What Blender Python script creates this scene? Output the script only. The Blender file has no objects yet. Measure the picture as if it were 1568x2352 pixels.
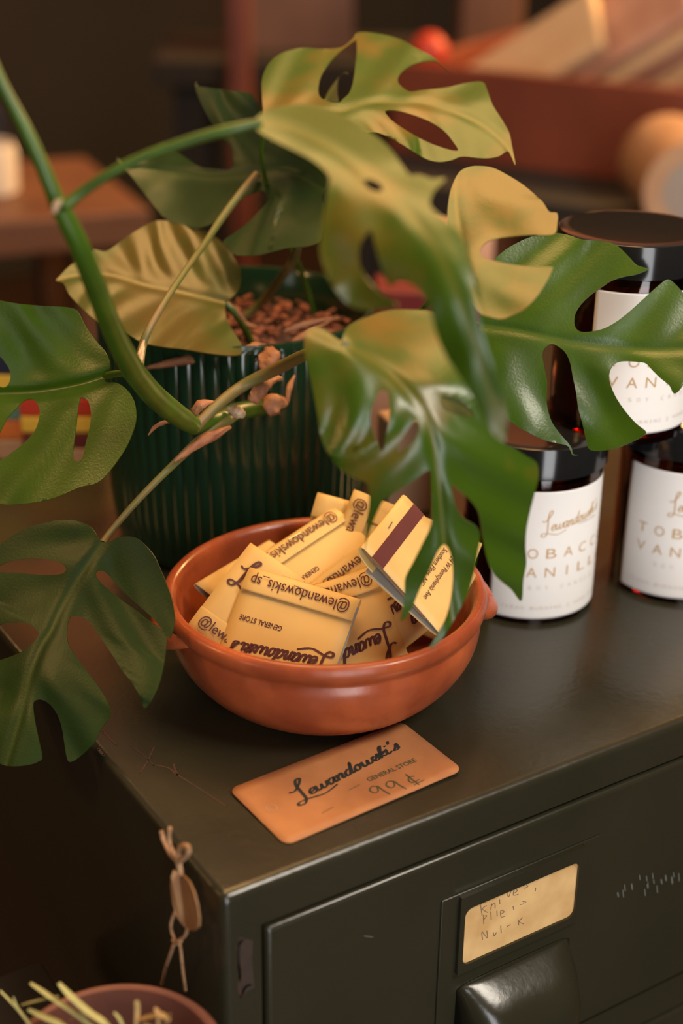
import bpy, bmesh, math, random
import numpy as np
from mathutils import Vector, Matrix
from mathutils.geometry import delaunay_2d_cdt
rng = random.Random(7)
S = bpy.context.scene
COL = S.collection
PI = math.pi

# ------------------------------------------------------------------ camera, light, exposure
FPX, PITCH, YAW, ROLL = 3400.0, 25.0, 32.5, 0.8
CAM = np.array([-0.2026, -0.3991, 1.37])
FOCUS, FSTOP = 0.66, 4.3
EXPOSURE = 0.0

_t, _y = math.radians(PITCH), math.radians(YAW)
_fh = np.array([math.sin(_y), math.cos(_y), 0]); _r = np.array([math.cos(_y), -math.sin(_y), 0]); _z = np.array([0, 0, 1.0])
VW = _fh*math.cos(_t) - _z*math.sin(_t)
_u = _fh*math.sin(_t) + _z*math.cos(_t)
_c, _s = math.cos(math.radians(ROLL)), math.sin(math.radians(ROLL))
VR, VU = _c*_r + _s*_u, _c*_u - _s*_r

cam_d = bpy.data.cameras.new('camera'); cam = bpy.data.objects.new('camera', cam_d); COL.objects.link(cam)
cam.matrix_world = Matrix(((VR[0], VU[0], -VW[0], CAM[0]), (VR[1], VU[1], -VW[1], CAM[1]), (VR[2], VU[2], -VW[2], CAM[2]), (0, 0, 0, 1)))
cam_d.sensor_fit = 'VERTICAL'; cam_d.sensor_height = 36.0; cam_d.sensor_width = 24.0
cam_d.lens = FPX*36.0/2352.0; cam_d.clip_start = 0.02
cam_d.dof.use_dof = True; cam_d.dof.focus_distance = FOCUS; cam_d.dof.aperture_fstop = FSTOP
S.camera = cam
S.view_settings.view_transform = 'Standard'; S.view_settings.look = 'None'
S.view_settings.exposure = EXPOSURE; S.view_settings.gamma = 1.0; S.view_settings.use_curve_mapping = False

w = bpy.data.worlds.new('world'); S.world = w; w.use_nodes = True
w.node_tree.nodes['Background'].inputs[0].default_value = (0.5, 0.42, 0.36, 1); w.node_tree.nodes['Background'].inputs[1].default_value = 0.05

def area(name, loc, target, sx, sy, col, power):
    d = bpy.data.lights.new(name, 'AREA'); d.shape = 'RECTANGLE'; d.size = sx; d.size_y = sy; d.color = col; d.energy = power
    o = bpy.data.objects.new(name, d); COL.objects.link(o); o.location = loc
    o.rotation_euler = (Vector(target) - Vector(loc)).to_track_quat('-Z', 'Y').to_euler(); return o
WARM = (1.0, 0.56, 0.20)
area('warm_ceiling_lamp', (0.22, 0.26, 2.0), (0.16, 0.13, 1.0), 0.60, 0.60, WARM, 11.5)
area('card_box_fill', (-0.55, 0.36, 1.38), (0.08, 0.45, 1.04), 0.12, 0.12, WARM, 1.1)  # added warm fill aimed at the card boxes, no lamp stands here
area('warm_uplight_fill', (1.9, 3.3, 1.7), (1.9, 3.1, 2.8), 0.7, 0.7, (1.0, 0.44, 0.22), 55)  # added light that warms the ceiling so cabinet top and lids reflect brown
area('left_fill', (-2.95, -0.5, 1.45), (0.0, 0.2, 1.0), 0.8, 1.2, (1.0, 0.95, 0.88), 4)  # added weak fill from the left for the cabinet's dark side, no window
area('warm_shelf_lamp', (2.3, 0.95, 2.2), (1.4, 1.65, 1.1), 0.5, 0.5, WARM, 76)
area('warm_bench_lamp', (-0.2, 2.0, 2.45), (0.0, 1.3, 0.9), 0.4, 0.4, WARM, 4)
area('ceiling_fill', (0.2, 0.3, 2.72), (0.2, 0.3, 0.0), 4.0, 4.0, (0.92, 0.95, 1.0), 5)  # added dim fill below the ceiling to lift the blacks, not a fixture
area('front_ceiling_lamp', (0.50, -0.80, 2.15), (0.18, 0.10, 1.05), 0.45, 0.45, (1.0, 0.90, 0.76), 18)
area('window_daylight', (-0.55, -2.3, 1.24), (0.3, 0.1, 1.10), 0.75, 2.4, (0.98, 0.98, 1.0), 46)

# ------------------------------------------------------------------ from the lens to the place
def ray(px, py): return VW + VR*(px-784)/FPX - VU*(py-1176)/FPX
def at(px, py, d): return CAM + ray(px, py)*d                       # a point d metres down the lens axis
def on_z(px, py, z):
    v = ray(px, py); return CAM + v*((z-CAM[2])/v[2])
def on_x(px, py, x):
    v = ray(px, py); return CAM + v*((x-CAM[0])/v[0])
def on_y(px, py, y):
    v = ray(px, py); return CAM + v*((y-CAM[1])/v[1])

# ------------------------------------------------------------------ materials
def mat(name, col, rough=0.5, metal=0.0, spec=0.5, var=None, scale=20.0, bump=0.0, bscale=None, trans=0.0, coat=0.0, sub=0.0, ior=None, detail=4.0, vlo=0.35, vhi=0.65, rvar=None):
    m = bpy.data.materials.new(name); m.use_nodes = True; nt = m.node_tree; b = nt.nodes['Principled BSDF']
    def si(k, v):
        if k in b.inputs: b.inputs[k].default_value = v
    si('Base Color', (*col, 1)); si('Roughness', rough); si('Metallic', metal); si('Specular IOR Level', spec)
    si('Transmission Weight', trans); si('Coat Weight', coat); si('Coat Roughness', 0.15); si('Subsurface Weight', sub)
    if ior: si('IOR', ior)
    tc = nt.nodes.new('ShaderNodeTexCoord')
    if var is not None:
        n = nt.nodes.new('ShaderNodeTexNoise'); n.inputs['Scale'].default_value = scale; n.inputs['Detail'].default_value = detail
        nt.links.new(tc.outputs['Object'], n.inputs['Vector'])
        r = nt.nodes.new('ShaderNodeValToRGB'); r.color_ramp.elements[0].position = vlo; r.color_ramp.elements[1].position = vhi
        r.color_ramp.elements[0].color = (*col, 1); r.color_ramp.elements[1].color = (*var, 1)
        nt.links.new(n.outputs['Fac'], r.inputs['Fac']); nt.links.new(r.outputs['Color'], b.inputs['Base Color'])
    if rvar is not None:
        n = nt.nodes.new('ShaderNodeTexNoise'); n.inputs['Scale'].default_value = scale*1.7; n.inputs['Detail'].default_value = 6
        nt.links.new(tc.outputs['Object'], n.inputs['Vector'])
        q = nt.nodes.new('ShaderNodeMapRange'); q.inputs['From Min'].default_value = 0.35; q.inputs['From Max'].default_value = 0.65; q.inputs['To Min'].default_value = rough; q.inputs['To Max'].default_value = rvar
        nt.links.new(n.outputs['Fac'], q.inputs['Value']); nt.links.new(q.outputs[0], b.inputs['Roughness'])
    if bump:
        n = nt.nodes.new('ShaderNodeTexNoise'); n.inputs['Scale'].default_value = bscale or scale*3; n.inputs['Detail'].default_value = 3
        nt.links.new(tc.outputs['Object'], n.inputs['Vector'])
        bp = nt.nodes.new('ShaderNodeBump'); bp.inputs['Strength'].default_value = bump; bp.inputs['Distance'].default_value = 0.002
        nt.links.new(n.outputs['Fac'], bp.inputs['Height']); nt.links.new(bp.outputs['Normal'], b.inputs['Normal'])
    return m

def leaf_mat(name, green, pale, rough=0.31, sheen_tint=None, mpos=(0.40, 0.58), msc=26):
    m = bpy.data.materials.new(name); m.use_nodes = True; nt = m.node_tree; b = nt.nodes['Principled BSDF']; L = nt.links
    out = nt.nodes['Material Output']
    uv = nt.nodes.new('ShaderNodeUVMap'); uv.uv_map = 'veins'
    sp = nt.nodes.new('ShaderNodeSeparateXYZ'); L.new(uv.outputs['UV'], sp.inputs[0])
    ab = nt.nodes.new('ShaderNodeMath'); ab.operation = 'ABSOLUTE'; L.new(sp.outputs['Y'], ab.inputs[0])
    mr = nt.nodes.new('ShaderNodeMapRange'); mr.inputs['From Min'].default_value = 0.0; mr.inputs['From Max'].default_value = 0.0014
    mr.inputs['To Min'].default_value = 0.75; mr.inputs['To Max'].default_value = 0.0; L.new(ab.outputs[0], mr.inputs['Value'])
    n = nt.nodes.new('ShaderNodeTexNoise'); n.inputs['Scale'].default_value = 45; n.inputs['Detail'].default_value = 5
    tc = nt.nodes.new('ShaderNodeTexCoord'); L.new(tc.outputs['Object'], n.inputs['Vector'])
    r = nt.nodes.new('ShaderNodeValToRGB'); r.color_ramp.elements[0].position = 0.3; r.color_ramp.elements[1].position = 0.72
    r.color_ramp.elements[0].color = (*[c*0.8 for c in green], 1); r.color_ramp.elements[1].color = (*[c*1.2 for c in green], 1)
    if sheen_tint:                                                        # warm lamp sheen painted into the leaf colour as ochre patches
        r.color_ramp.elements[0].color = (*green, 1); r.color_ramp.elements[1].color = (*sheen_tint, 1); r.color_ramp.elements[0].position = mpos[0]; r.color_ramp.elements[1].position = mpos[1]; n.inputs['Scale'].default_value = msc; n.inputs['Detail'].default_value = 3
    L.new(n.outputs['Fac'], r.inputs['Fac'])
    mx = nt.nodes.new('ShaderNodeMix'); mx.data_type = 'RGBA'; L.new(mr.outputs[0], mx.inputs['Factor']); L.new(r.outputs['Color'], mx.inputs['A']); mx.inputs['B'].default_value = (*pale, 1)
    L.new(mx.outputs['Result'], b.inputs['Base Color'])
    b.inputs['Roughness'].default_value = rough; b.inputs['Specular IOR Level'].default_value = 0.5
    n2 = nt.nodes.new('ShaderNodeTexNoise'); n2.inputs['Scale'].default_value = 900; L.new(tc.outputs['Object'], n2.inputs['Vector'])
    bp = nt.nodes.new('ShaderNodeBump'); bp.inputs['Strength'].default_value = 0.12; bp.inputs['Distance'].default_value = 0.0006
    L.new(n2.outputs['Fac'], bp.inputs['Height']); L.new(bp.outputs['Normal'], b.inputs['Normal'])
    tr = nt.nodes.new('ShaderNodeBsdfTranslucent'); L.new(mx.outputs['Result'], tr.inputs['Color'])
    ms = nt.nodes.new('ShaderNodeMixShader'); ms.inputs[0].default_value = 0.14
    L.new(b.outputs[0], ms.inputs[1]); L.new(tr.outputs[0], ms.inputs[2]); L.new(ms.outputs[0], out.inputs['Surface'])
    return m

M = {}
M['cab'] = mat('olive_black_enamel', (0.019, 0.0180, 0.0095), rough=0.19, rvar=0.29, spec=0.5, var=(0.025, 0.022, 0.0125), scale=9, bump=0.05, bscale=240)
M['rust'] = mat('rust_scratch', (0.050, 0.016, 0.010), rough=0.7, var=(0.030, 0.014, 0.009), scale=150)
M['rustb'] = mat('worn_brown_patch', (0.036, 0.019, 0.011), rough=0.6, var=(0.024, 0.016, 0.010), scale=200)
M['chalk'] = mat('chalk_mark', (0.10, 0.10, 0.085), rough=0.9)
M['gap'] = mat('drawer_gap_black', (0.006, 0.006, 0.006), rough=0.8)
M['cardlabel'] = mat('aged_manila', (0.62, 0.40, 0.17), rough=0.8, var=(0.50, 0.29, 0.11), scale=60)
M['pencil'] = mat('pencil', (0.17, 0.11, 0.06), rough=0.8)
M['pencil2'] = mat('green_pencil', (0.055, 0.058, 0.025), rough=0.8)
M['kraft'] = mat('kraft_card', (0.44, 0.18, 0.062), rough=0.75, var=(0.33, 0.125, 0.042), scale=35, bump=0.05, bscale=400)
M['blackink'] = mat('black_ink', (0.018, 0.020, 0.016), rough=0.7)
M['manila'] = mat('manila_matchbook_card', (0.66, 0.44, 0.155), rough=0.55, var=(0.61, 0.39, 0.13), scale=25)
M['greyboard'] = mat('grey_white_card_inside', (0.48, 0.44, 0.36), rough=0.8)
M['maroon'] = mat('maroon_ink', (0.075, 0.012, 0.016), rough=0.6)
M['striker'] = mat('maroon_striker', (0.10, 0.018, 0.016), rough=0.75, bump=0.2, bscale=1500)
M['stick'] = mat('match_wood', (0.36, 0.21, 0.11), rough=0.8, var=(0.26, 0.14, 0.07), scale=300)
M['staple'] = mat('staple_steel', (0.5, 0.45, 0.38), rough=0.35, metal=1.0)
M['terra'] = mat('glazed_terracotta', (0.40, 0.090, 0.028), rough=0.20, rvar=0.42, spec=0.5, var=(0.25, 0.050, 0.017), scale=34, vlo=0.33, vhi=0.64, bump=0.16, bscale=60)
M['lid'] = mat('black_lid', (0.010, 0.010, 0.010), rough=0.13, spec=0.5)
M['amber'] = mat('amber_glass', (0.36, 0.080, 0.022), rough=0.03, trans=1.0, ior=1.5)
M['wax'] = mat('candle_wax', (0.16, 0.09, 0.05), rough=0.6)
M['label'] = mat('white_label_paper', (0.80, 0.77, 0.74), rough=0.55)
M['gold'] = mat('tan_ink', (0.52, 0.31, 0.12), rough=0.5)
M['palegold'] = mat('pale_tan_ink', (0.60, 0.50, 0.42), rough=0.5)
M['pot'] = mat('green_glazed_pot', (0.009, 0.030, 0.013), rough=0.14, spec=0.6)
M['soil'] = mat('potting_soil', (0.10, 0.026, 0.012), rough=0.9, var=(0.03, 0.012, 0.008), scale=120, bump=0.6, bscale=200)
M['bark'] = mat('bark_chip', (0.26, 0.075, 0.030), rough=0.75, var=(0.14, 0.04, 0.018), scale=150)
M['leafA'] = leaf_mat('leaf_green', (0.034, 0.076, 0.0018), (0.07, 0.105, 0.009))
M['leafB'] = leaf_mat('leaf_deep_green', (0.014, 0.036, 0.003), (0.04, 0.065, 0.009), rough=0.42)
M['leafC'] = leaf_mat('leaf_painted_sheen', (0.045, 0.066, 0.005), (0.15, 0.12, 0.02), sheen_tint=(0.082, 0.060, 0.006))  # dull ochre is lamp sheen put into the colour
M['leafE'] = leaf_mat('leaf_half_painted_sheen', (0.040, 0.072, 0.003), (0.14, 0.12, 0.012), sheen_tint=(0.120, 0.084, 0.008), mpos=(0.44, 0.56), msc=24)  # green with large golden patches, sheen painted as colour
M['leafD'] = leaf_mat('leaf_patchy_painted_sheen', (0.038, 0.078, 0.002), (0.11, 0.11, 0.010), sheen_tint=(0.130, 0.086, 0.007), mpos=(0.50, 0.66), msc=20)  # green with scattered golden patches standing in for warm sheen
M['stem'] = mat('green_stem', (0.042, 0.095, 0.003), rough=0.4, var=(0.030, 0.065, 0.003), scale=60)
M['stemb'] = mat('brown_green_stem', (0.15, 0.10, 0.035), rough=0.5, var=(0.085, 0.10, 0.018), scale=40)
M['sheath'] = mat('dry_sheath', (0.33, 0.145, 0.060), rough=0.6, var=(0.20, 0.065, 0.028), scale=60, bump=0.4, bscale=180)
M['node'] = mat('pale_node', (0.42, 0.32, 0.20), rough=0.45, var=(0.22, 0.12, 0.07), scale=140)
M['twine'] = mat('jute_twine', (0.45, 0.27, 0.14), rough=0.9, var=(0.30, 0.15, 0.07), scale=500, bump=0.6, bscale=900)
M['tag'] = mat('brown_paper_tag', (0.36, 0.19, 0.075), rough=0.7, var=(0.28, 0.13, 0.05), scale=80)
M['claybrown'] = mat('red_brown_clay', (0.16, 0.055, 0.034), rough=0.6, var=(0.12, 0.04, 0.026), scale=50)
M['straw'] = mat('dried_grass', (0.42, 0.40, 0.15), rough=0.7, var=(0.30, 0.27, 0.10), scale=60)
M['straw2'] = mat('dried_flower', (0.40, 0.24, 0.09), rough=0.8, var=(0.22, 0.17, 0.06), scale=120)
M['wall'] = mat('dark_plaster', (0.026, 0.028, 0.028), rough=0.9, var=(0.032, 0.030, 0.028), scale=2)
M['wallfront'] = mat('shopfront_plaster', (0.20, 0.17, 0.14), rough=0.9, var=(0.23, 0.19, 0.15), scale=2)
M['floor'] = mat('dark_floor_boards', (0.05, 0.030, 0.020), rough=0.5, var=(0.035, 0.022, 0.015), scale=6)
M['ceil'] = mat('warm_ceiling', (0.50, 0.27, 0.16), rough=0.9, var=(0.46, 0.24, 0.14), scale=3)
M['redwood'] = mat('red_stained_wood', (0.19, 0.042, 0.020), rough=0.5, var=(0.14, 0.030, 0.014), scale=8, bump=0.1, bscale=50)
M['brownwood'] = mat('brown_wood', (0.19, 0.085, 0.045), rough=0.5, var=(0.13, 0.055, 0.030), scale=7)
M['darkwood'] = mat('dark_wood', (0.016, 0.013, 0.011), rough=0.9, var=(0.022, 0.016, 0.013), scale=7)
M['paper'] = mat('cream_paper', (0.72, 0.52, 0.30), rough=0.7, var=(0.62, 0.42, 0.23), scale=12)
M['pinkpaper'] = mat('pinkish_paper', (0.60, 0.36, 0.25), rough=0.7, var=(0.46, 0.23, 0.15), scale=14)
M['tan'] = mat('tan_paper', (0.44, 0.27, 0.16), rough=0.7, var=(0.38, 0.21, 0.12), scale=30)
M['core'] = mat('grey_core', (0.30, 0.26, 0.23), rough=0.8)
M['crimson'] = mat('crimson_card', (0.12, 0.012, 0.014), rough=0.5)
M['red'] = mat('red_card', (0.55, 0.045, 0.020), rough=0.5)
M['yellow'] = mat('yellow_card', (0.75, 0.50, 0.06), rough=0.5)
M['blue'] = mat('blue_card', (0.06, 0.14, 0.22), rough=0.5)
M['navy'] = mat('navy_card', (0.012, 0.016, 0.045), rough=0.5)
M['teal'] = mat('teal_card', (0.10, 0.24, 0.20), rough=0.5)
M['orange'] = mat('orange_card', (0.62, 0.17, 0.03), rough=0.5)
M['white'] = mat('white_enamel', (0.70, 0.62, 0.54), rough=0.4)
M['glass'] = mat('window_glass', (0.9, 0.9, 0.9), rough=0.0, trans=1.0)

# ------------------------------------------------------------------ mesh helpers
def cr(pts, n=6, closed=False):
    """smooth curve through points of any width"""
    P = [np.array(p, float) for p in pts]; N = len(P); out = []
    for i in range(N if closed else N-1):
        if closed: a, b, c, d = P[(i-1) % N], P[i], P[(i+1) % N], P[(i+2) % N]
        else: a, b, c, d = P[max(i-1, 0)], P[i], P[i+1], P[min(i+2, N-1)]
        for k in range(n):
            t = k/n
            out.append(0.5*((2*b) + (c-a)*t + (2*a-5*b+4*c-d)*t*t + (3*b-a-3*c+d)*t**3))
    if not closed: out.append(P[-1])
    return out

class MB:
    def __init__(s): s.v = []; s.f = []; s.m = []; s.uv = None
    def add(s, verts, faces, mi=0):
        o = len(s.v); s.v += [tuple(float(x) for x in p) for p in verts]; s.f += [tuple(o+i for i in f) for f in faces]; s.m += [mi]*len(faces); return o
    def box(s, lo, hi, mi=0, fr=None):
        x0, y0, z0 = lo; x1, y1, z1 = hi
        vs = [(x0,y0,z0),(x1,y0,z0),(x1,y1,z0),(x0,y1,z0),(x0,y0,z1),(x1,y0,z1),(x1,y1,z1),(x0,y1,z1)]
        if fr is not None:
            o, a, b, c = fr; vs = [np.array(o)+np.array(a)*p[0]+np.array(b)*p[1]+np.array(c)*p[2] for p in vs]
        s.add(vs, [(0,3,2,1),(4,5,6,7),(0,1,5,4),(1,2,6,5),(2,3,7,6),(3,0,4,7)], mi)
    def lathe(s, prof, c=(0,0,0), n=64, mi=0, rf=None):
        vs = []; fs = []; K = len(prof)
        for i in range(n):
            a = 2*PI*i/n
            for j, (r, z) in enumerate(prof):
                rr = rf(r, z, a) if rf else r
                vs.append((c[0]+rr*math.cos(a), c[1]+rr*math.sin(a), c[2]+z))
        for i in range(n):
            for j in range(K-1):
                a, b = i*K+j, ((i+1) % n)*K+j; fs.append((a, b, b+1, a+1))
        s.add(vs, fs, mi)
    def tube(s, pts, rad, n=10, mi=0, smooth=5, flat=1.0):
        P = cr([list(p)+[r] for p, r in zip(pts, rad)], smooth) if smooth else [np.array(list(p)+[r]) for p, r in zip(pts, rad)]
        vs = []; fs = []; K = len(P); prev = None
        for i in range(K):
            t = P[min(i+1, K-1)][:3]-P[max(i-1, 0)][:3]; t = t/(np.linalg.norm(t)+1e-12)
            if prev is None:
                a = np.array([0,0,1.0]) if abs(t[2]) < 0.9 else np.array([1.0,0,0]); nrm = np.cross(t, a)
            else: nrm = prev - t*(prev@t)
            nrm = nrm/np.linalg.norm(nrm); prev = nrm; b = np.cross(t, nrm)
            for k in range(n):
                an = 2*PI*k/n; vs.append(P[i][:3]+P[i][3]*(math.cos(an)*nrm+flat*math.sin(an)*b))
        for i in range(K-1):
            for k in range(n): fs.append((i*n+k, i*n+(k+1) % n, (i+1)*n+(k+1) % n, (i+1)*n+k))
        fs.append(tuple(range(n))[::-1]); fs.append(tuple((K-1)*n+k for k in range(n)))
        s.add(vs, fs, mi)
    def build(s, name, mats, parent=None, off=None, smooth=True, angle=40, solid=0.0, soff=0.0, bevel=0.0, sub=0):
        me = bpy.data.meshes.new(name)
        o3 = np.array(off) if off is not None else np.zeros(3)
        me.from_pydata([tuple(np.array(p)-o3) for p in s.v], [], s.f)
        if not isinstance(mats, (list, tuple)): mats = [mats]
        for m in mats: me.materials.append(m)
        me.polygons.foreach_set('material_index', s.m)
        if s.uv is not None:
            l = me.uv_layers.new(name='veins')
            for lp in me.loops: l.data[lp.index].uv = s.uv[lp.vertex_index]
        if smooth:
            me.polygons.foreach_set('use_smooth', [True]*len(me.polygons))
            me.update(); me.set_sharp_from_angle(angle=math.radians(angle))
        me.update()
        ob = bpy.data.objects.new(name, me); COL.objects.link(ob)
        if parent is not None: ob.parent = parent
        if solid:
            md = ob.modifiers.new('thickness', 'SOLIDIFY'); md.thickness = solid; md.offset = soff; md.use_even_offset = False
        if bevel:
            md = ob.modifiers.new('soft_edge', 'BEVEL'); md.width = bevel; md.segments = 3; md.limit_method = 'ANGLE'; md.angle_limit = math.radians(40)
        if sub:
            md = ob.modifiers.new('round', 'SUBSURF'); md.levels = sub; md.render_levels = sub
        return ob

def tag(o, label=None, cat=None, group=None, kind=None):
    if label: o['label'] = label
    if cat: o['category'] = cat
    if group: o['group'] = group
    if kind: o['kind'] = kind
    return o
def root(name, loc, label, cat, group=None, m=None):
    e = bpy.data.objects.new(name, None); e.empty_display_size = 0.02; COL.objects.link(e)
    if m is not None: e.matrix_world = m
    else: e.location = tuple(float(x) for x in loc)
    return tag(e, label, cat, group)

# ------------------------------------------------------------------ lettering
_fc = {}
def font_polys(body, thin=0.0, spacing=1.0):
    k = (body, thin, spacing)
    if k in _fc: return _fc[k]
    cu = bpy.data.curves.new('lettering', 'FONT'); cu.body = body; cu.resolution_u = 3; cu.offset = thin; cu.space_character = spacing
    ob = bpy.data.objects.new('lettering', cu); COL.objects.link(ob)
    dg = bpy.context.evaluated_depsgraph_get(); me = bpy.data.meshes.new_from_object(ob.evaluated_get(dg))
    V = [(v.co.x, v.co.y) for v in me.vertices]; F = [tuple(p.vertices) for p in me.polygons]
    bpy.data.objects.remove(ob); bpy.data.curves.remove(cu); bpy.data.meshes.remove(me)
    x0 = min(v[0] for v in V); x1 = max(v[0] for v in V)
    V = [(v[0]-x0, v[1]) for v in V]; _fc[k] = (V, F, x1-x0); return _fc[k]
def put_text(mb, body, f, cx, cy, width, height, mi, thin=0.0, spacing=1.0, flip=False, capscale=0.73):
    V, F, wd = font_polys(body, thin, spacing); sx = width/wd; sy = height/capscale
    pts = [f(cx+(v[0]-wd/2)*sx, cy+v[1]*sy) for v in V]
    mb.add(pts, F, mi)
def stroke_polys(strokes, wd, n=5):
    V = []; F = []
    for st in strokes:
        P = cr(st, n) if len(st) > 2 else [np.array(p, float) for p in st]
        K = len(P)
        o = len(V)
        for i in range(K):
            t = P[min(i+1, K-1)]-P[max(i-1, 0)]; t = t/(np.linalg.norm(t)+1e-9); nn = np.array([-t[1], t[0]])
            # brush: heavier on down strokes
            h = wd*(0.62+0.45*abs(t[1]))*0.5
            V += [tuple(P[i]+nn*h), tuple(P[i]-nn*h)]
        for i in range(K-1): F.append((o+2*i, o+2*i+1, o+2*i+3, o+2*i+2))
        for e in (P[0], P[-1]):
            o = len(V); V += [(e[0]+wd*0.42*math.cos(2*PI*k/8), e[1]+wd*0.42*math.sin(2*PI*k/8)) for k in range(8)]; F.append(tuple(range(o, o+8)))
    return V, F
GL = {
 'e': ([[(0,.35),(.45,.5),(.55,.85),(.3,1),(.05,.6),(.1,.15),(.4,0),(.75,.25)]], .72),
 'w': ([[(0,.95),(.05,.3),(.25,0),(.5,.3),(.6,.9),(.6,.3),(.8,0),(1.1,.3),(1.15,.9),(1.35,.8)]], 1.3),
 'a': ([[(.6,.9),(.3,1),(0,.5),(.2,0),(.5,.3),(.65,1),(.6,.3),(.75,0),(.95,.2)]], .95),
 'n': ([[(0,.95),(.05,.4),(.05,0)],[(.05,.4),(.35,1),(.55,.8),(.5,.2),(.65,0),(.85,.2)]], .88),
 'd': ([[(.6,.9),(.3,1),(0,.5),(.2,0),(.5,.3),(.85,2.0),(.65,.3),(.8,0),(1.0,.2)]], 1.0),
 'o': ([[(.35,1),(.05,.6),(.15,.05),(.5,.1),(.6,.6),(.35,1),(.6,.85),(.9,.9)]], .88),
 's': ([[(0,.1),(.3,.6),(.45,1.05),(.5,.6),(.5,.1),(.2,0),(-.05,.15)]], .62),
 'k': ([[(-.05,.1),(.3,1.2),(.5,2),(.25,1.6),(.1,0)],[(.1,.5),(.5,.9),(.45,.6),(.15,.5),(.5,.1),(.8,.15)]], .82),
 'i': ([[(0,.95),(0,.2),(.2,0),(.42,.2)],[(.1,1.5),(.12,1.55)]], .45),
 "'": ([[(.15,2.0),(.05,1.6)]], .3),
}
def script_logo():
    st = [[(-.55,1.9),(-.1,1.75),(.75,2.5),(1.25,3.25),(.95,3.45),(.5,2.6),(.25,1.2),(0,-.2),(-.5,-.85),(-1.0,-.65),(-.75,-.25),(.2,-.4),(1.6,-.85),(3.1,-.45)]]
    x = 0.62
    for ch in "ewandowski's":
        g, adv = GL[ch]
        for s_ in g: st.append([(x+a+0.28*b, b) for a, b in s_])
        x += adv
    return st, x
_LG, _LGW = script_logo()
def put_script(mb, f, x0, y0, width, mi, ang=0.0, wd=0.26, yscale=1.0):
    V, F = stroke_polys(_LG, wd); k = width/(_LGW+1.0); ca, sa = math.cos(ang), math.sin(ang)
    out = []
    for a, b in V:
        a = (a+1.0)*k; b = b*k*yscale; out.append(f(x0+a*ca-b*sa, y0+a*sa+b*ca))
    mb.add(out, F, mi)
def put_strokes(mb, f, strokes, wd, mi):
    V, F = stroke_polys(strokes, wd, 4); mb.add([f(a, b) for a, b in V], F, mi)

# ------------------------------------------------------------------ the room
def plane_box(name, lo, hi, m):
    b = MB(); b.box(lo, hi); return tag(b.build(name, m, smooth=False), kind='structure')
plane_box('floor', (-3.2, -3.2, -0.1), (4.2, 4.3, 0.0), M['floor'])
plane_box('ceiling', (-3.2, -3.2, 2.8), (4.2, 4.3, 2.9), M['ceil'])
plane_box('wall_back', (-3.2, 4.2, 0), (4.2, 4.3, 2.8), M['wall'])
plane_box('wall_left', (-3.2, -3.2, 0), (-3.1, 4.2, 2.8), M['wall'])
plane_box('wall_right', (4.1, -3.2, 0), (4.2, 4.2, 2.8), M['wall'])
plane_box('wall_front', (-3.1, -3.2, 0), (4.1, -3.1, 2.8), M['wallfront'])

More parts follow.
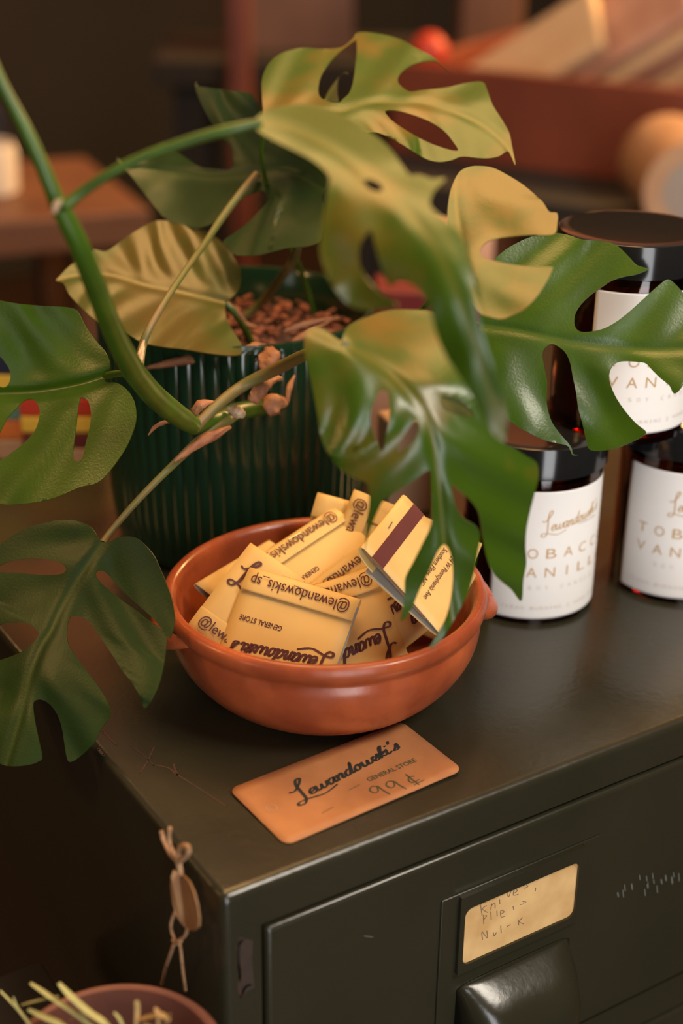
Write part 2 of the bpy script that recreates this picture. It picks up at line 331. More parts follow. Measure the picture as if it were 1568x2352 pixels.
# ------------------------------------------------------------------ filing cabinet
CW, CD, TOP = 0.591, 0.64, 1.0
def make_cabinet():
    r = root('filing_cabinet', (0, 0, 0), 'olive black steel card filing cabinet under the plant, jars and clay bowl', 'cabinet')
    xs = [0, .0172, .2758, .3152, .5738, CW]; zs = [0.02, .6785, .8185, .8395, .9800, TOP]
    bm = bmesh.new()
    holes = {(1, 3), (3, 3), (1, 1), (3, 1)}; PD = 0.018
    V = {}
    def vv(x, y, z):
        k = (round(x, 5), round(y, 5), round(z, 5))
        if k not in V: V[k] = bm.verts.new(k)
        return V[k]
    def q(*p): bm.faces.new([vv(*a) for a in p])
    for i in range(5):
        for j in range(5):
            x0, x1, z0, z1 = xs[i], xs[i+1], zs[j], zs[j+1]
            if (i, j) in holes:
                q((x0,PD,z0),(x1,PD,z0),(x1,PD,z1),(x0,PD,z1))
                q((x0,0,z0),(x1,0,z0),(x1,PD,z0),(x0,PD,z0)); q((x0,0,z1),(x0,PD,z1),(x1,PD,z1),(x1,0,z1))
                q((x0,0,z0),(x0,PD,z0),(x0,PD,z1),(x0,0,z1)); q((x1,0,z0),(x1,0,z1),(x1,PD,z1),(x1,PD,z0))
            else: q((x0,0,z0),(x1,0,z0),(x1,0,z1),(x0,0,z1))
    for i in range(5):
        q((xs[i],0,TOP),(xs[i+1],0,TOP),(xs[i+1],CD,TOP),(xs[i],CD,TOP)); q((xs[i],0,zs[0]),(xs[i],CD,zs[0]),(xs[i+1],CD,zs[0]),(xs[i+1],0,zs[0]))
        q((xs[i],CD,zs[0]),(xs[i],CD,TOP),(xs[i+1],CD,TOP),(xs[i+1],CD,zs[0]))
    for j in range(5):
        q((0,0,zs[j]),(0,0,zs[j+1]),(0,CD,zs[j+1]),(0,CD,zs[j])); q((CW,0,zs[j]),(CW,CD,zs[j]),(CW,CD,zs[j+1]),(CW,0,zs[j+1]))
    bm.normal_update()
    def outer(e):
        a, b = e.verts
        def on(v): return [abs(v.co.x) < 1e-6 or abs(v.co.x-CW) < 1e-6, abs(v.co.y) < 1e-6 or abs(v.co.y-CD) < 1e-6, abs(v.co.z-TOP) < 1e-6]
        A, B = on(a), on(b); n = sum(1 for p, q_ in zip(A, B) if p and q_)
        return n >= 2
    es = [e for e in bm.edges if outer(e) and len(e.link_faces) == 2 and e.calc_face_angle(0) > 0.5]
    bmesh.ops.bevel(bm, geom=es, offset=0.0042, segments=5, profile=0.5, affect='EDGES')
    me = bpy.data.meshes.new('body'); bm.to_mesh(me); bm.free()
    me.materials.append(M['cab']); me.materials.append(M['rust'])
    me.polygons.foreach_set('use_smooth', [True]*len(me.polygons)); me.update(); me.set_sharp_from_angle(angle=math.radians(35))
    body = bpy.data.objects.new('body', me); COL.objects.link(body); body.parent = r
    # red scratches worn through the paint on the top and the left stile
    sc = MB(); f = lambda a, b: tuple(on_z(a, b, TOP+0.00012))
    for st, wd in (([(352,1757),(385,1763),(405,1778),(440,1800),(520,1852)], 4), ([(398,1752),(402,1768),(408,1780)], 4), ([(320,1775),(335,1755),(345,1735),(355,1712)], 4),
                   ([(236,1680),(256,1700),(268,1712)], 4), ([(226,1720),(232,1728),(238,1734)], 6), ([(300,1715),(330,1735),(352,1757)], 2.5), ([(300,1525),(316,1520)], 3)):
        put_strokes(sc, f, [st], wd, 0)
    rs = [(556,2160),(548,2172),(546,2200),(551,2240),(548,2262),(553,2290),(563,2268),(575,2262),(580,2200),(578,2158),(566,2150)]
    g = lambda a, b: tuple(on_y(a, b, -0.00015))
    V_, F_ = stroke_polys([rs[:6], rs[5:8]], 5, 3); sc.add([g(*v) for v in V_], F_, 0)
    sc.add([g(*p) for p in ((549,2152),(566,2156),(581,2160),(578,2200),(584,2268),(570,2276),(556,2286),(547,2240),(545,2190))], [tuple(range(9))], 1)
    sc.build('scratch_marking', [M['rust'], M['rustb']], r, smooth=False)
    # drawers
    def drawer(x0, x1, z0, z1, full):
        b = MB(); G = 0.0016
        b.box((x0+G, -0.0012, z0+G), (x1-G, 0.016, z1-G*1.3))
        d = b.build('drawer', M['cab'], r, bevel=0.0022)
        px0, px1 = x0+0.0864, x0+0.1748
        pz1 = z1-0.0245
        p = MB(); p.box((px0, -0.0022, z0+0.006), (px1, -0.0010, pz1)); p.build('label_plate', M['cab'], d, bevel=0.0005)
        # raised card holder with a rounded window
        fx0, fx1, fz0, fz1 = px0+0.0088, px0+0.0780, pz1-0.0435, pz1-0.0010
        wx0, wx1, wz0, wz1 = fx0+0.0026, fx1-0.0028, fz0+0.0042, fz1-0.0072
        fr = MB()
        def rr(xa, xb, za, zb, rad, n=6):
            o = []
            for cx, cz, a0 in ((xb-rad, zb-rad, 0), (xa+rad, zb-rad, 90), (xa+rad, za+rad, 180), (xb-rad, za+rad, 270)):
                for k in range(n+1):
                    an = math.radians(a0+90*k/n); o.append((cx+rad*math.cos(an), cz+rad*math.sin(an)))
            return o
        A = rr(fx0, fx1, fz0, fz1, 0.0008); B = rr(wx0, wx1, wz0, wz1, 0.0040); n = len(A); yf, yb = -0.0042, -0.0020
        vs = [(a[0], yf, a[1]) for a in A]+[(a[0], yf, a[1]) for a in B]+[(a[0], yb, a[1]) for a in A]+[(a[0], yb, a[1]) for a in B]
        fs = []
        for k in range(n):
            k2 = (k+1) % n; fs += [(k, n+k, n+k2, k2), (k, k2, 2*n+k2, 2*n+k), (n+k, 3*n+k, 3*n+k2, n+k2)]
        fr.add(vs, fs); fr.build('label_frame', M['cab'], d, angle=30)
        cd = MB(); cd.box((wx0-0.001, -0.0030, wz0-0.001), (wx1+0.001, -0.0024, wz1+0.001))
        if full:
            h = lambda a, b_: tuple(on_y(a, b_, -0.00315))
            sg = [[(1103,2075),(1107,2102)],[(1117,2080),(1108,2088),(1120,2096)],[(1127,2090),(1129,2076)],[(1129,2080),(1136,2074),(1137,2086)],[(1147,2066),(1148,2076)],[(1163,2048),(1168,2060),(1174,2044)],[(1180,2052),(1188,2046),(1182,2042),(1179,2056),(1190,2054)],[(1206,2030),(1212,2036),(1205,2040)],[(1230,2040),(1229,2046)],
                  [(1110,2102),(1111,2122)],[(1111,2104),(1118,2103),(1111,2112)],[(1127,2094),(1128,2112)],[(1141,2092),(1142,2104)],[(1150,2100),(1158,2094),(1150,2092),(1151,2106),(1160,2104)],[(1178,2082),(1180,2090)],[(1195,2078),(1202,2076)],[(1200,2070),(1208,2072)],
                  [(1108,2158),(1107,2140),(1119,2155),(1118,2138)],[(1133,2142),(1135,2150),(1140,2142)],[(1150,2126),(1151,2142)],[(1164,2128),(1172,2124)],[(1190,2112),(1191,2124)],[(1200,2108),(1192,2117),(1202,2122)]]
            put_strokes(cd, h, sg, 1.5, 1)
        cd.build('label_card', [M['cardlabel'], M['pencil']], d, smooth=False)
        # hooded pull
        hx0, hx1, hz1 = px0+0.0108, px0+0.0748, z1-0.0765
        prof = [(0.0,0.000),(-0.0035,-0.0012),(-0.0135,-0.0085),(-0.0195,-0.0155),(-0.0225,-0.0225),(-0.0232,-0.032),(-0.0232,-0.044),(-0.0218,-0.046)]
        prof = cr(prof, 4); nx = 20; hb = MB(); vs = []; fs = []; K = len(prof)
        for i in range(nx+1):
            u = -1+2*i/nx; e = (1-abs(u)**5)**0.6 if abs(u) < 1 else 0
            for y, z in prof: vs.append(((hx0+hx1)/2+u*(hx1-hx0)/2, -0.0022+y*e, hz1+z-0.002*(1-e)))
        for i in range(nx):
            for j in range(K-1): fs.append((i*K+j, i*K+j+1, (i+1)*K+j+1, (i+1)*K+j))
        hb.add(vs, fs); hb.build('handle', M['cab'], d, solid=0.0012, angle=60)
        if full:
            cm = MB(); g2 = lambda a, b_: tuple(on_y(a, b_, -0.00135))
            for k, (a, b_) in enumerate([(1418,2050),(1430,2044),(1434,2032),(1450,2030),(1468,2010),(1484,2012),(1486,2024),(1498,2006),(1500,2018),(1518,2020),(1508,2034),(1480,2042),(1528,2010),(1546,2004),(1558,2006),(1542,2014)]):
                put_strokes(cm, g2, [[(a, b_), (a+1.5, b_+10+(k*7 % 9))]], 2.2 if k % 3 else 3.4, 0)
            put_strokes(cm, g2, [[(836,2150),(856,2152)],[(1334,2105),(1336,2118)],[(1328,2118),(1334,2120)]], 3.0, 0)
            cm.build('chalk_marking', M['chalk'], d, smooth=False)
        return d
    drawer(xs[1], xs[2], zs[3], zs[4], True); drawer(xs[3], xs[4], zs[3], zs[4], False)
    drawer(xs[1], xs[2], zs[1], zs[2], False); drawer(xs[3], xs[4], zs[1], zs[2], False)
    ft = MB(); ft.box((0.02, 0.02, 0.0), (CW-0.02, CD-0.02, 0.0201)); ft.build('plinth', M['gap'], r, smooth=False)
make_cabinet()

# ------------------------------------------------------------------ clay bowl
BC = np.array([0.1150, 0.1120, TOP])
def make_bowl():
    r = root('clay_bowl', BC, 'glazed orange brown terracotta bowl with two lug handles, full of matchbooks', 'bowl')
    pr = [(0.0,0.0006),(0.030,0.0006),(0.040,0.0006),(0.0480,0.0024),(0.0575,0.0090),(0.0655,0.0180),(0.0705,0.0275),(0.0722,0.0360),(0.0718,0.0400),(0.0716,0.0420),(0.0738,0.0450),(0.0748,0.0482),(0.0742,0.0512),(0.0722,0.0526),(0.0700,0.0520),(0.0684,0.0496),(0.0676,0.0455),(0.0664,0.040),(0.0635,0.030),(0.0565,0.0190),(0.0440,0.0105),(0.030,0.0078),(0.0,0.0070)]
    pr = [tuple(p) for p in cr(pr, 3)]
    wob = lambda rr, z, a: rr*(1+0.006*math.sin(2*a+0.6)+0.004*math.sin(3*a))
    b = MB(); b.lathe(pr, n=128, rf=wob); b.build('body', M['terra'], r, angle=80)
    for px, py, z in ((1128, 1372, 1.040), (389, 1450, 1.038)):
        p = on_z(px, py, z)-BC; a0 = math.atan2(p[1], p[0]); h = MB(); pts = []; rad = []
        for k in range(-6, 7):
            t = k/6; a = a0+t*0.32; rr = 0.0715+0.0045*(1-t*t)**0.8
            pts.append((rr*math.cos(a), rr*math.sin(a), 0.0415-0.005*(1-abs(t))+0.003*abs(t))); rad.append(0.0026+0.0026*(1-abs(t)**2))
        h.tube(pts, rad, n=14, smooth=3, flat=1.0); h.build('handle', M['terra'], r, angle=80)
make_bowl()

# ------------------------------------------------------------------ matchbooks
MW, MH = 0.054, 0.051
def make_matchbook(pose, label, flare=0.0, mode='front', lift=0.0, side=0, tucked=True):
    p, R = pose
    m4 = Matrix(((R[0][0],R[0][1],R[0][2]*0.8,p[0]),(R[1][0],R[1][1],R[1][2]*0.8,p[1]),(R[2][0],R[2][1],R[2][2]*0.8,p[2]),(0,0,0,1)))
    e = root('matchbook', p, label, 'matchbook', 'matchbooks in the clay bowl', m=m4)
    def zf(y): return 0.0024+0.0012*math.sin(PI*min(max(y/MH,0),1))          # bulge of the front cover
    flap = [(0.0118,0.0050),(0.008,0.0050),(0.003,0.0040),(0.0006,0.0024),(0.0,0.0006),(0.0004,-0.0008),(0.003,-0.0014)]
    back = [(0.012,-0.0017),(0.025,-0.0018),(0.040,-0.0016),(MH-0.002,-0.0012)]
    topf = [(MH-0.0004,-0.0006),(MH,0.0004),(MH-0.0006,0.0013)]
    front = [(MH-0.003,zf(MH-0.003)-0.0004),(0.040,zf(0.040)+flare*0.1),(0.030,zf(0.030)+flare*0.3),(0.020,zf(0.020)+flare*0.6),(0.0095,0.0030+flare)]
    prof = cr(flap+back+topf+front, 3); K = len(prof)
    b = MB(); nx = 8; vs = []; fs = []
    for i in range(nx+1):
        u = -1+2*i/nx
        for y, z in prof: vs.append((u*MW/2, y, z+(0.0005*(1-u*u) if z > 0.002 else 0)))
    for i in range(nx):
        for j in range(K-1): fs.append((i*K+j, (i+1)*K+j, (i+1)*K+j+1, i*K+j+1))
    b.add(vs, fs, 0)
    ff = lambda a, c: (a, c, 0.0058+0.0004*(1-(2*a/MW)**2))
    bf = lambda a, c: (a, c, zf(c)+flare*max(0, min(1, (MH-c)/MH))**1.6+0.0009)
    kf = lambda a, c: (-a, c, -0.0023)
    cover = b.build('cover', [M['manila'], M['greyboard'], M['maroon']], e, angle=50)
    md = cover.modifiers.new('thickness', 'SOLIDIFY'); md.thickness = 0.00035; md.offset = 0; md.material_offset = 0; md.use_even_offset = False
    # the inside of the card is grey white: an inner skin of its own
    inn = MB(); q2 = []; 
    for i in (0, nx):
        u = -1+2*i/nx
    ip = cr([(0.0035,-0.0010)]+[(y, z+0.0006) for y, z in back]+[(MH-0.0012,-0.0002),(MH-0.0008,0.0004),(MH-0.0014,0.0008)]+[(y, z-0.0006) for y, z in front], 3); K2 = len(ip); vs = []; fs = []
    for i in range(nx+1):
        u = -1+2*i/nx
        for y, z in ip: vs.append((u*MW/2*0.999, y, z+(0.0005*(1-u*u) if z > 0.002 else 0)))
    for i in range(nx):
        for j in range(K2-1): fs.append((i*K2+j, (i+1)*K2+j, (i+1)*K2+j+1, i*K2+j+1))
    inn.add(vs, fs); inn.build('card_lining', M['greyboard'], e, angle=50)
    if mode in ('front', 'plain'):
        t = MB()
        if mode == 'front':
            put_text(t, '@lewandowskis_sp', ff, 0.0, 0.0040, 0.0475, 0.0054, 0, thin=0.004, capscale=0.73)
            put_script(t, bf, -0.0245, 0.0310, 0.046, 0, ang=0.10, wd=0.30, yscale=0.95)
            put_text(t, 'GENERAL STORE', bf, 0.0125, 0.0230, 0.0205, 0.0026, 0, thin=0.012)
            put_text(t, 'Southern Pines NC', lambda a, c: (a, -0.0005, 0.0012+c), 0.0, 0.0, 0.024, 0.0010, 0)
            t.build('lettering', M['maroon'], e, smooth=False)
    st = MB(); st.tube([(-0.0035,0.0042,0.0052),(-0.0034,0.0042,0.0064),(0.0034,0.0036,0.0064),(0.0035,0.0036,0.0052)], [0.00028]*4, n=6, smooth=0)
    st.tube([(-0.003,0.0040,-0.0014),(-0.0028,0.0040,-0.0022),(0.0028,0.0036,-0.0022),(0.003,0.0036,-0.0014)], [0.00028]*4, n=6, smooth=0)
    st.build('staple', M['staple'], e)
    if mode == 'back':
        s_ = MB(); s_.box((-MW/2, 0.0062, -0.00212), (MW/2, 0.0132, -0.00150)); s_.build('striker', M['striker'], e, smooth=False)
        t = MB(); put_text(t, '124 W Pennsylvania Ave', kf, -0.002, 0.0350, 0.041, 0.0028, 0, thin=-0.002)
        put_text(t, 'Southern Pines, NC', kf, -0.004, 0.0298, 0.034, 0.0028, 0, thin=-0.002); t.build('lettering', M['maroon'], e, smooth=False)
    k = MB(); n = 15
    for row, z0 in ((0, -0.0008), (1, 0.0007)):
        for i in range(n):
            x0 = -MW/2+0.002+i*(MW-0.004)/n; x1 = x0+(MW-0.004)/n*0.84
            k.box((x0, 0.002, z0), (x1, 0.0455-0.003*row, z0+0.0012))
    k.build('match_comb', M['stick'], e, smooth=False)
    return e
POSE = {
'M1':((0.105, 0.1133, 1.0549),[[-0.6226, -0.623, -0.4735], [0.7728, -0.3948, -0.4968], [0.1226, -0.6752, 0.7273]]),
'M2':((0.0673, 0.1125, 1.0255),[[0.5321, 0.8067, -0.2571], [-0.7112, 0.261, -0.6528], [-0.4595, 0.5302, 0.7126]]),
'M3':((0.1125, 0.1208, 1.0288),[[-0.9359, -0.3426, -0.0824], [-0.3501, 0.8778, 0.3269], [-0.0397, 0.3348, -0.9414]]),
'M4':((0.1178, 0.1498, 1.0601),[[-0.9533, 0.199, -0.2271], [-0.0955, -0.9122, -0.3984], [-0.2865, -0.3581, 0.8887]]),
'M5':((0.1593, 0.1421, 1.0692),[[-0.7138, -0.3989, -0.5757], [0.674, -0.1677, -0.7195], [0.1904, -0.9015, 0.3886]]),
'M6':((0.1377, 0.1417, 1.0563),[[-0.5265, 0.6415, -0.5579], [-0.161, -0.7196, -0.6755], [-0.8348, -0.2658, 0.4822]]),
'M7':((0.1329, 0.0937, 1.0881),[[0.808, 0.4448, -0.3864], [0.5875, -0.5588, 0.5853], [0.0444, -0.7, -0.7128]]),
'M8':((0.1128, 0.1149, 1.0516),[[-0.9338, -0.0525, -0.3539], [0.2737, -0.7419, -0.6121], [-0.2304, -0.6684, 0.7072]]),
'M9':((0.1201, 0.1212, 1.0532),[[-0.872, 0.25, -0.4208], [0.0761, -0.78, -0.6211], [-0.4835, -0.5736, 0.6612]]),
'M12':((0.1778, 0.119, 1.0664),[[-0.654, -0.5654, -0.5025], [0.6895, -0.1723, -0.7035], [0.3112, -0.8066, 0.5025]]),
}
make_matchbook(POSE['M1'], 'front matchbook reading @lewandowskis_sp in full upside down, leaning on the bowl rim')
make_matchbook(POSE['M2'], 'matchbook turned with one plain corner up, left of the one reading @lewandowskis_sp in full')
make_matchbook(POSE['M3'], 'matchbook lying flat at far left of bowl, its match sticks showing at the open side', mode='plain')
make_matchbook(POSE['M4'], 'matchbook reading @lewandowski on a tilted flap near the bowl\'s back rim')
make_matchbook(POSE['M5'], 'blank matchbook standing upright against the back rim of the bowl', mode='plain')
make_matchbook(POSE['M6'], 'matchbook on its side with @lew reading downward, behind the tilted @lewandowski one')
make_matchbook(POSE['M7'], 'pale matchbook showing its back with a maroon striker band and street address', mode='back', flare=0.0055)
make_matchbook(POSE['M8'], 'matchbook under the striker band one, with big Lewan script at front of bowl')
make_matchbook(POSE['M9'], 'matchbook mostly buried in the middle of the pile, only part of its flap text showing')
make_matchbook(POSE['M12'], 'matchbook behind the striker band one, only its whitish top edge showing', mode='plain')

# ------------------------------------------------------------------ price card
def make_card():
    A, B, C_, D = [on_z(*p, TOP) for p in ((535,1817),(935,1660),(1048,1785),(645,1947))]
    cen = (A+B+C_+D)/4; ux = (B-A+C_-D); Lx = np.linalg.norm(ux)/2; ux = ux/np.linalg.norm(ux); uy = np.cross([0,0,1], ux); Ly = (abs((A-D)@uy)+abs((B-C_)@uy))/2
    e = root('price_card', cen, 'brown kraft price card reading Lewandowski\'s General Store 99 cents in front of the clay bowl', 'card')
    def zc(u, v):                                                     # right back corner lifts a little
        return 0.0009+0.0030*max(0, u/Lx+0.15)**2+0.0006*(v/Ly)
    def f(u, v, dz=0.0004): return tuple(ux*u+uy*v+np.array([0,0,zc(u, v)+dz]))
    rad = 0.0042; ol = []
    for cx, cy, a0 in ((Lx/2-rad, Ly/2-rad, 0), (-Lx/2+rad, Ly/2-rad, 90), (-Lx/2+rad, -Ly/2+rad, 180), (Lx/2-rad, -Ly/2+rad, 270)):
        for k in range(7):
            an = math.radians(a0+15*k); ol.append((cx+rad*math.cos(an), cy+rad*math.sin(an)))
    pts = [Vector(p) for p in ol]; n = len(pts)
    for i in range(1, 20):
        for j in range(1, 9): 
            p = (-Lx/2+Lx*i/20, -Ly/2+Ly*j/9)
            if abs(p[0]) < Lx/2-rad or abs(p[1]) < Ly/2-rad: pts.append(Vector(p))
    vo, eo, fo, *_ = delaunay_2d_cdt(pts, [(i, (i+1) % n) for i in range(n)], [], 0, 1e-7)
    b = MB(); b.add([f(v.x, v.y, 0) for v in vo], fo); b.build('card', M['kraft'], e, solid=0.0005, angle=60)
    t = MB(); put_script(t, f, -0.0268, -0.0012, 0.0597, 0, ang=0.118, wd=0.28, yscale=0.68)
    t.build('lettering', M['blackink'], e, smooth=False)
    t = MB(); put_text(t, 'GENERAL STORE', f, 0.0200, -0.0062, 0.0255, 0.0028, 0, thin=0.014); 
    put_strokes(t, f, [[(-0.0035,-0.0062),(0.0025,-0.0056)],[(-0.0215,-0.0130),(-0.0155,-0.0122)]], 0.0004, 0); t.build('lettering', M['pencil2'], e, smooth=False)
    t = MB()
    for x, y in ((0.0050, -0.0008), (0.0128, -0.0018)): put_strokes(t, f, [[(x+0.003,y-0.0100),(x+0.001,y-0.0088),(x-0.0012,y-0.0105),(x-0.0006,y-0.0130),(x+0.0015,y-0.0128),(x+0.0031,y-0.0100),(x+0.0035,y-0.0135),(x+0.0042,y-0.0172)]], 0.0007, 0)
    ox, oy = -0.0095, -0.0034
    put_strokes(t, f, [[(ox+0.0345,oy-0.0105),(ox+0.0325,oy-0.0098),(ox+0.0308,oy-0.0120),(ox+0.0318,oy-0.0140),(ox+0.0350,oy-0.0135)],[(ox+0.0325,oy-0.0075),(ox+0.0327,oy-0.0165)],[(ox+0.0310,oy-0.0155),(ox+0.0365,oy-0.0150)]], 0.0007, 0)
    t.build('lettering', M['pencil2'], e, smooth=False)
    t = MB(); put_strokes(t, lambda a, b_: f(a, b_, 0.00045), [[(-0.0372+0.0022*math.cos(k*PI/6), 0.0010+0.0022*math.sin(k*PI/6)) for k in range(13)]], 0.0005, 0); t.build('ring_mark', M['tan'], e, smooth=False)
make_card()

# ------------------------------------------------------------------ candle jars
JR = 0.0345
def make_jar(c, label, th0, th1, wax=True):
    """th: label's left and right edge in degrees right of the jar's side nearest the camera"""
    e = root('candle_jar', c, label, 'candle', 'amber candle jars')
    d = np.array(c[:2])-CAM[:2]; face = math.atan2(-d[1], -d[0])
    out = [(0.0,0.0),(0.030,0.0),(0.0330,0.0008),(JR,0.0030),(JR,0.0740),(0.0338,0.0770),(0.0315,0.0795),(0.0312,0.0900)]
    inn = [(0.0292,0.0900),(0.0292,0.0795),(0.0318,0.0760),(0.0325,0.0735),(0.0325,0.0060),(0.0310,0.0042),(0.0,0.0042)]
    g = MB(); g.lathe([tuple(p) for p in cr(out, 3)]+[tuple(p) for p in cr(inn, 3)], n=80); g.build('jar', M['amber'], e, angle=50)
    wx = MB(); wx.lathe([(0,0.0046),(0.0306,0.0046),(0.0320,0.0064),(0.0320,0.062),(0.0305,0.0605),(0,0.0605)], n=64); wx.build('wax', M['wax'], e, angle=50)
    LR = 0.0365
    lp = [(0.0318,0.0905),(0.0318,0.0800),(LR-0.0010,0.0800),(LR,0.0806),(LR,0.0955),(LR-0.0004,0.0964),(LR-0.0012,0.0968),(0.030,0.0970),(0,0.0970)]
    l = MB(); l.lathe(lp, n=96); l.build('lid', M['lid'], e, angle=30)
    def f(th, z, dr=0.0004):
        a = face+math.radians(th); return ((JR+dr)*math.cos(a), (JR+dr)*math.sin(a), z)
    lab = MB(); n = 40; z0, z1 = 0.0030, 0.0738; vs = []; fs = []
    rows = [(z0, 1.0), (z0+0.0010, 0.0), (z1-0.0010, 0.0), (z1, 1.0)]
    for z, cut in rows:
        for i in range(n+1):
            th = th0+cut*1.6+(th1-th0-2*cut*1.6)*i/n; vs.append(f(th, z, 0.0003))
    for j in range(3):
        for i in range(n): fs.append((j*(n+1)+i, j*(n+1)+i+1, (j+1)*(n+1)+i+1, (j+1)*(n+1)+i))
    lab.add(vs, fs)
    h = lambda a, b: f((th0+th1)/2+math.degrees(a/JR), b, 0.00055)
    lb = lab.build('label', M['label'], e, solid=0.0002, angle=60)
    t = MB(); put_script(t, h, -0.0155, 0.0520, 0.036, 0, ang=0.16, wd=0.17)
    for row, y in (('TOBACCO', 0.0375), ('VANILLA', 0.0270)):
        for k, ch in enumerate(row): put_text(t, ch, h, (k-3)*0.0093, y, 0.0052 if ch not in 'I' else 0.0007, 0.0058, 0, thin=-0.006)
    t.build('lettering', M['gold'], lb, smooth=False)
    t = MB(); put_text(t, 'GENERAL STORE', h, 0.0115, 0.0540, 0.0135, 0.0016, 0)
    for k, ch in enumerate('SOY CANDLE'):
        if ch != ' ': put_text(t, ch, h, (k-4.5)*0.0042, 0.0200, 0.0017, 0.0022, 0, thin=-0.012)
    s_ = 'CLEAN BURNING | HAND POURED'
    for k, ch in enumerate(s_):
        if ch != ' ': put_text(t, ch, h, (k-(len(s_)-1)/2)*0.00245, 0.0085, 0.0016 if ch not in 'I|' else 0.0004, 0.0020, 0, thin=-0.012)
    t.build('lettering', M['palegold'], lb, smooth=False)
    return e
JL, JQ = (0.2538, 0.1348), (0.3366, 0.1104)
make_jar((*JL, TOP+0.0002), 'amber candle jar just right of the bowl, lower left of the three', -31, 101)
make_jar((*JQ, TOP+0.0002), 'amber candle jar on the cabinet at far right edge, lower right of the three', -50, 82)
make_jar(((JL[0]+JQ[0])/2, (JL[1]+JQ[1])/2, TOP+0.0974), 'amber candle jar stacked on top of the other two, behind the big split leaf', -25, 107)

# ------------------------------------------------------------------ potted plant
PB = on_z(550, 1210, TOP)
PLANT = root('potted_monstera', PB, 'split-leaf climbing plant in a ribbed dark green pot behind the clay bowl', 'plant')
PH, PR = 0.134, 0.0745
def make_pot():
    n = 62*8
    def rib(r, z, a):
        if r < 0.06 or z > PH-0.003 or z < 0.006: return r
        return r+0.0011*(abs(math.cos(31*a))**0.7-0.6)
    pr = [(0,0.0),(0.060,0.0),(0.066,0.002),(0.0690,0.008),(0.0715,0.03),(0.0735,0.08),(PR,PH-0.006),(PR,PH-0.004),(PR+0.0004,PH-0.002),(PR-0.0004,PH),(PR-0.0030,PH),(PR-0.0040,PH-0.002),(PR-0.0045,PH-0.03)]
    inner = [(PR-0.0045,PH-0.03),(PR-0.006,0.06),(0,0.06)]
    b = MB(); vs = []; fs = []
    prof = pr+inner[1:]
    K = len(prof)
    for i in range(n):
        a = 2*PI*i/n
        for j, (r, z) in enumerate(prof):
            rr = rib(r, z, a) if j < 8 else r; vs.append((rr*math.cos(a), rr*math.sin(a), z))
    for i in range(n):
        for j in range(K-1):
            p, q = i*K+j, ((i+1) % n)*K+j; fs.append((p, q, q+1, p+1))
    b.add(vs, fs); b.build('pot', M['pot'], PLANT, angle=35)
    s_ = MB(); vs = [(0, 0, PH-0.020)]; fs = []; N = 48; R_ = 10
    for j in range(1, R_+1):
        for i in range(N):
            a = 2*PI*i/N; r = (PR-0.0055)*j/R_; vs.append((r*math.cos(a), r*math.sin(a), PH-0.024+0.004*rng.random()+0.004*(1-j/R_)))
    for i in range(N): fs.append((0, 1+i, 1+(i+1) % N))
    for j in range(R_-1):
        for i in range(N): p = 1+j*N+i; q = 1+j*N+(i+1) % N; fs.append((p, q, q+N, p+N)) if False else fs.append((p, p+N, q+N, q))
    s_.add(vs, fs); so = s_.build('soil', M['soil'], PLANT, angle=20)
    ch = MB()
    for k in range(260):
        a = rng.random()*2*PI; r = (PR-0.011)*math.sqrt(rng.random()); L, W_, T_ = rng.uniform(.003,.008), rng.uniform(.002,.004), rng.uniform(.0008,.0018)
        m3 = Matrix.Rotation(rng.random()*2*PI, 3, 'Z') @ Matrix.Rotation(rng.uniform(-.6,.6), 3, 'X') @ Matrix.Rotation(rng.uniform(-.5,.5), 3, 'Y')
        ch.box((-L/2,-W_/2,-T_/2), (L/2,W_/2,T_/2), fr=((r*math.cos(a), r*math.sin(a), PH-0.018+0.004*rng.random()), m3.col[0], m3.col[1], m3.col[2]))
    co = ch.build('bark_chips', M['bark'], so, smooth=False); co['kind'] = 'stuff'
make_pot()

def tps(ctrl):
    P = np.array([[a/1000, b/1000] for a, b, _ in ctrl]); d = np.array([c for *_, c in ctrl]); n = len(P)
    def ker(r2): return np.where(r2 > 1e-12, r2*np.log(np.maximum(r2, 1e-12)), 0.0)
    K = ker(((P[:, None]-P[None])**2).sum(-1))+np.eye(n)*0.01
    A = np.zeros((n+3, n+3)); A[:n, :n] = K; A[:n, n:] = np.c_[np.ones(n), P]; A[n:, :n] = A[:n, n:].T
    wv = np.linalg.solve(A, np.r_[d, 0, 0, 0])
    def g(X):
        X = np.asarray(X, float)/1000; return ker(((X[:, None]-P[None])**2).sum(-1))@wv[:n]+wv[n]+X@wv[n+1:]
    return g
def inside(poly, X):
    x, y = X[:, 0], X[:, 1]; r = np.zeros(len(X), bool); n = len(poly)
    for i in range(n):
        x0, y0 = poly[i]; x1, y1 = poly[(i+1) % n]
        c = (y0 > y) != (y1 > y)
        r ^= c & (x < (x1-x0)*(y-y0)/((y1-y0) if y1 != y0 else 1e-9)+x0)
    return r
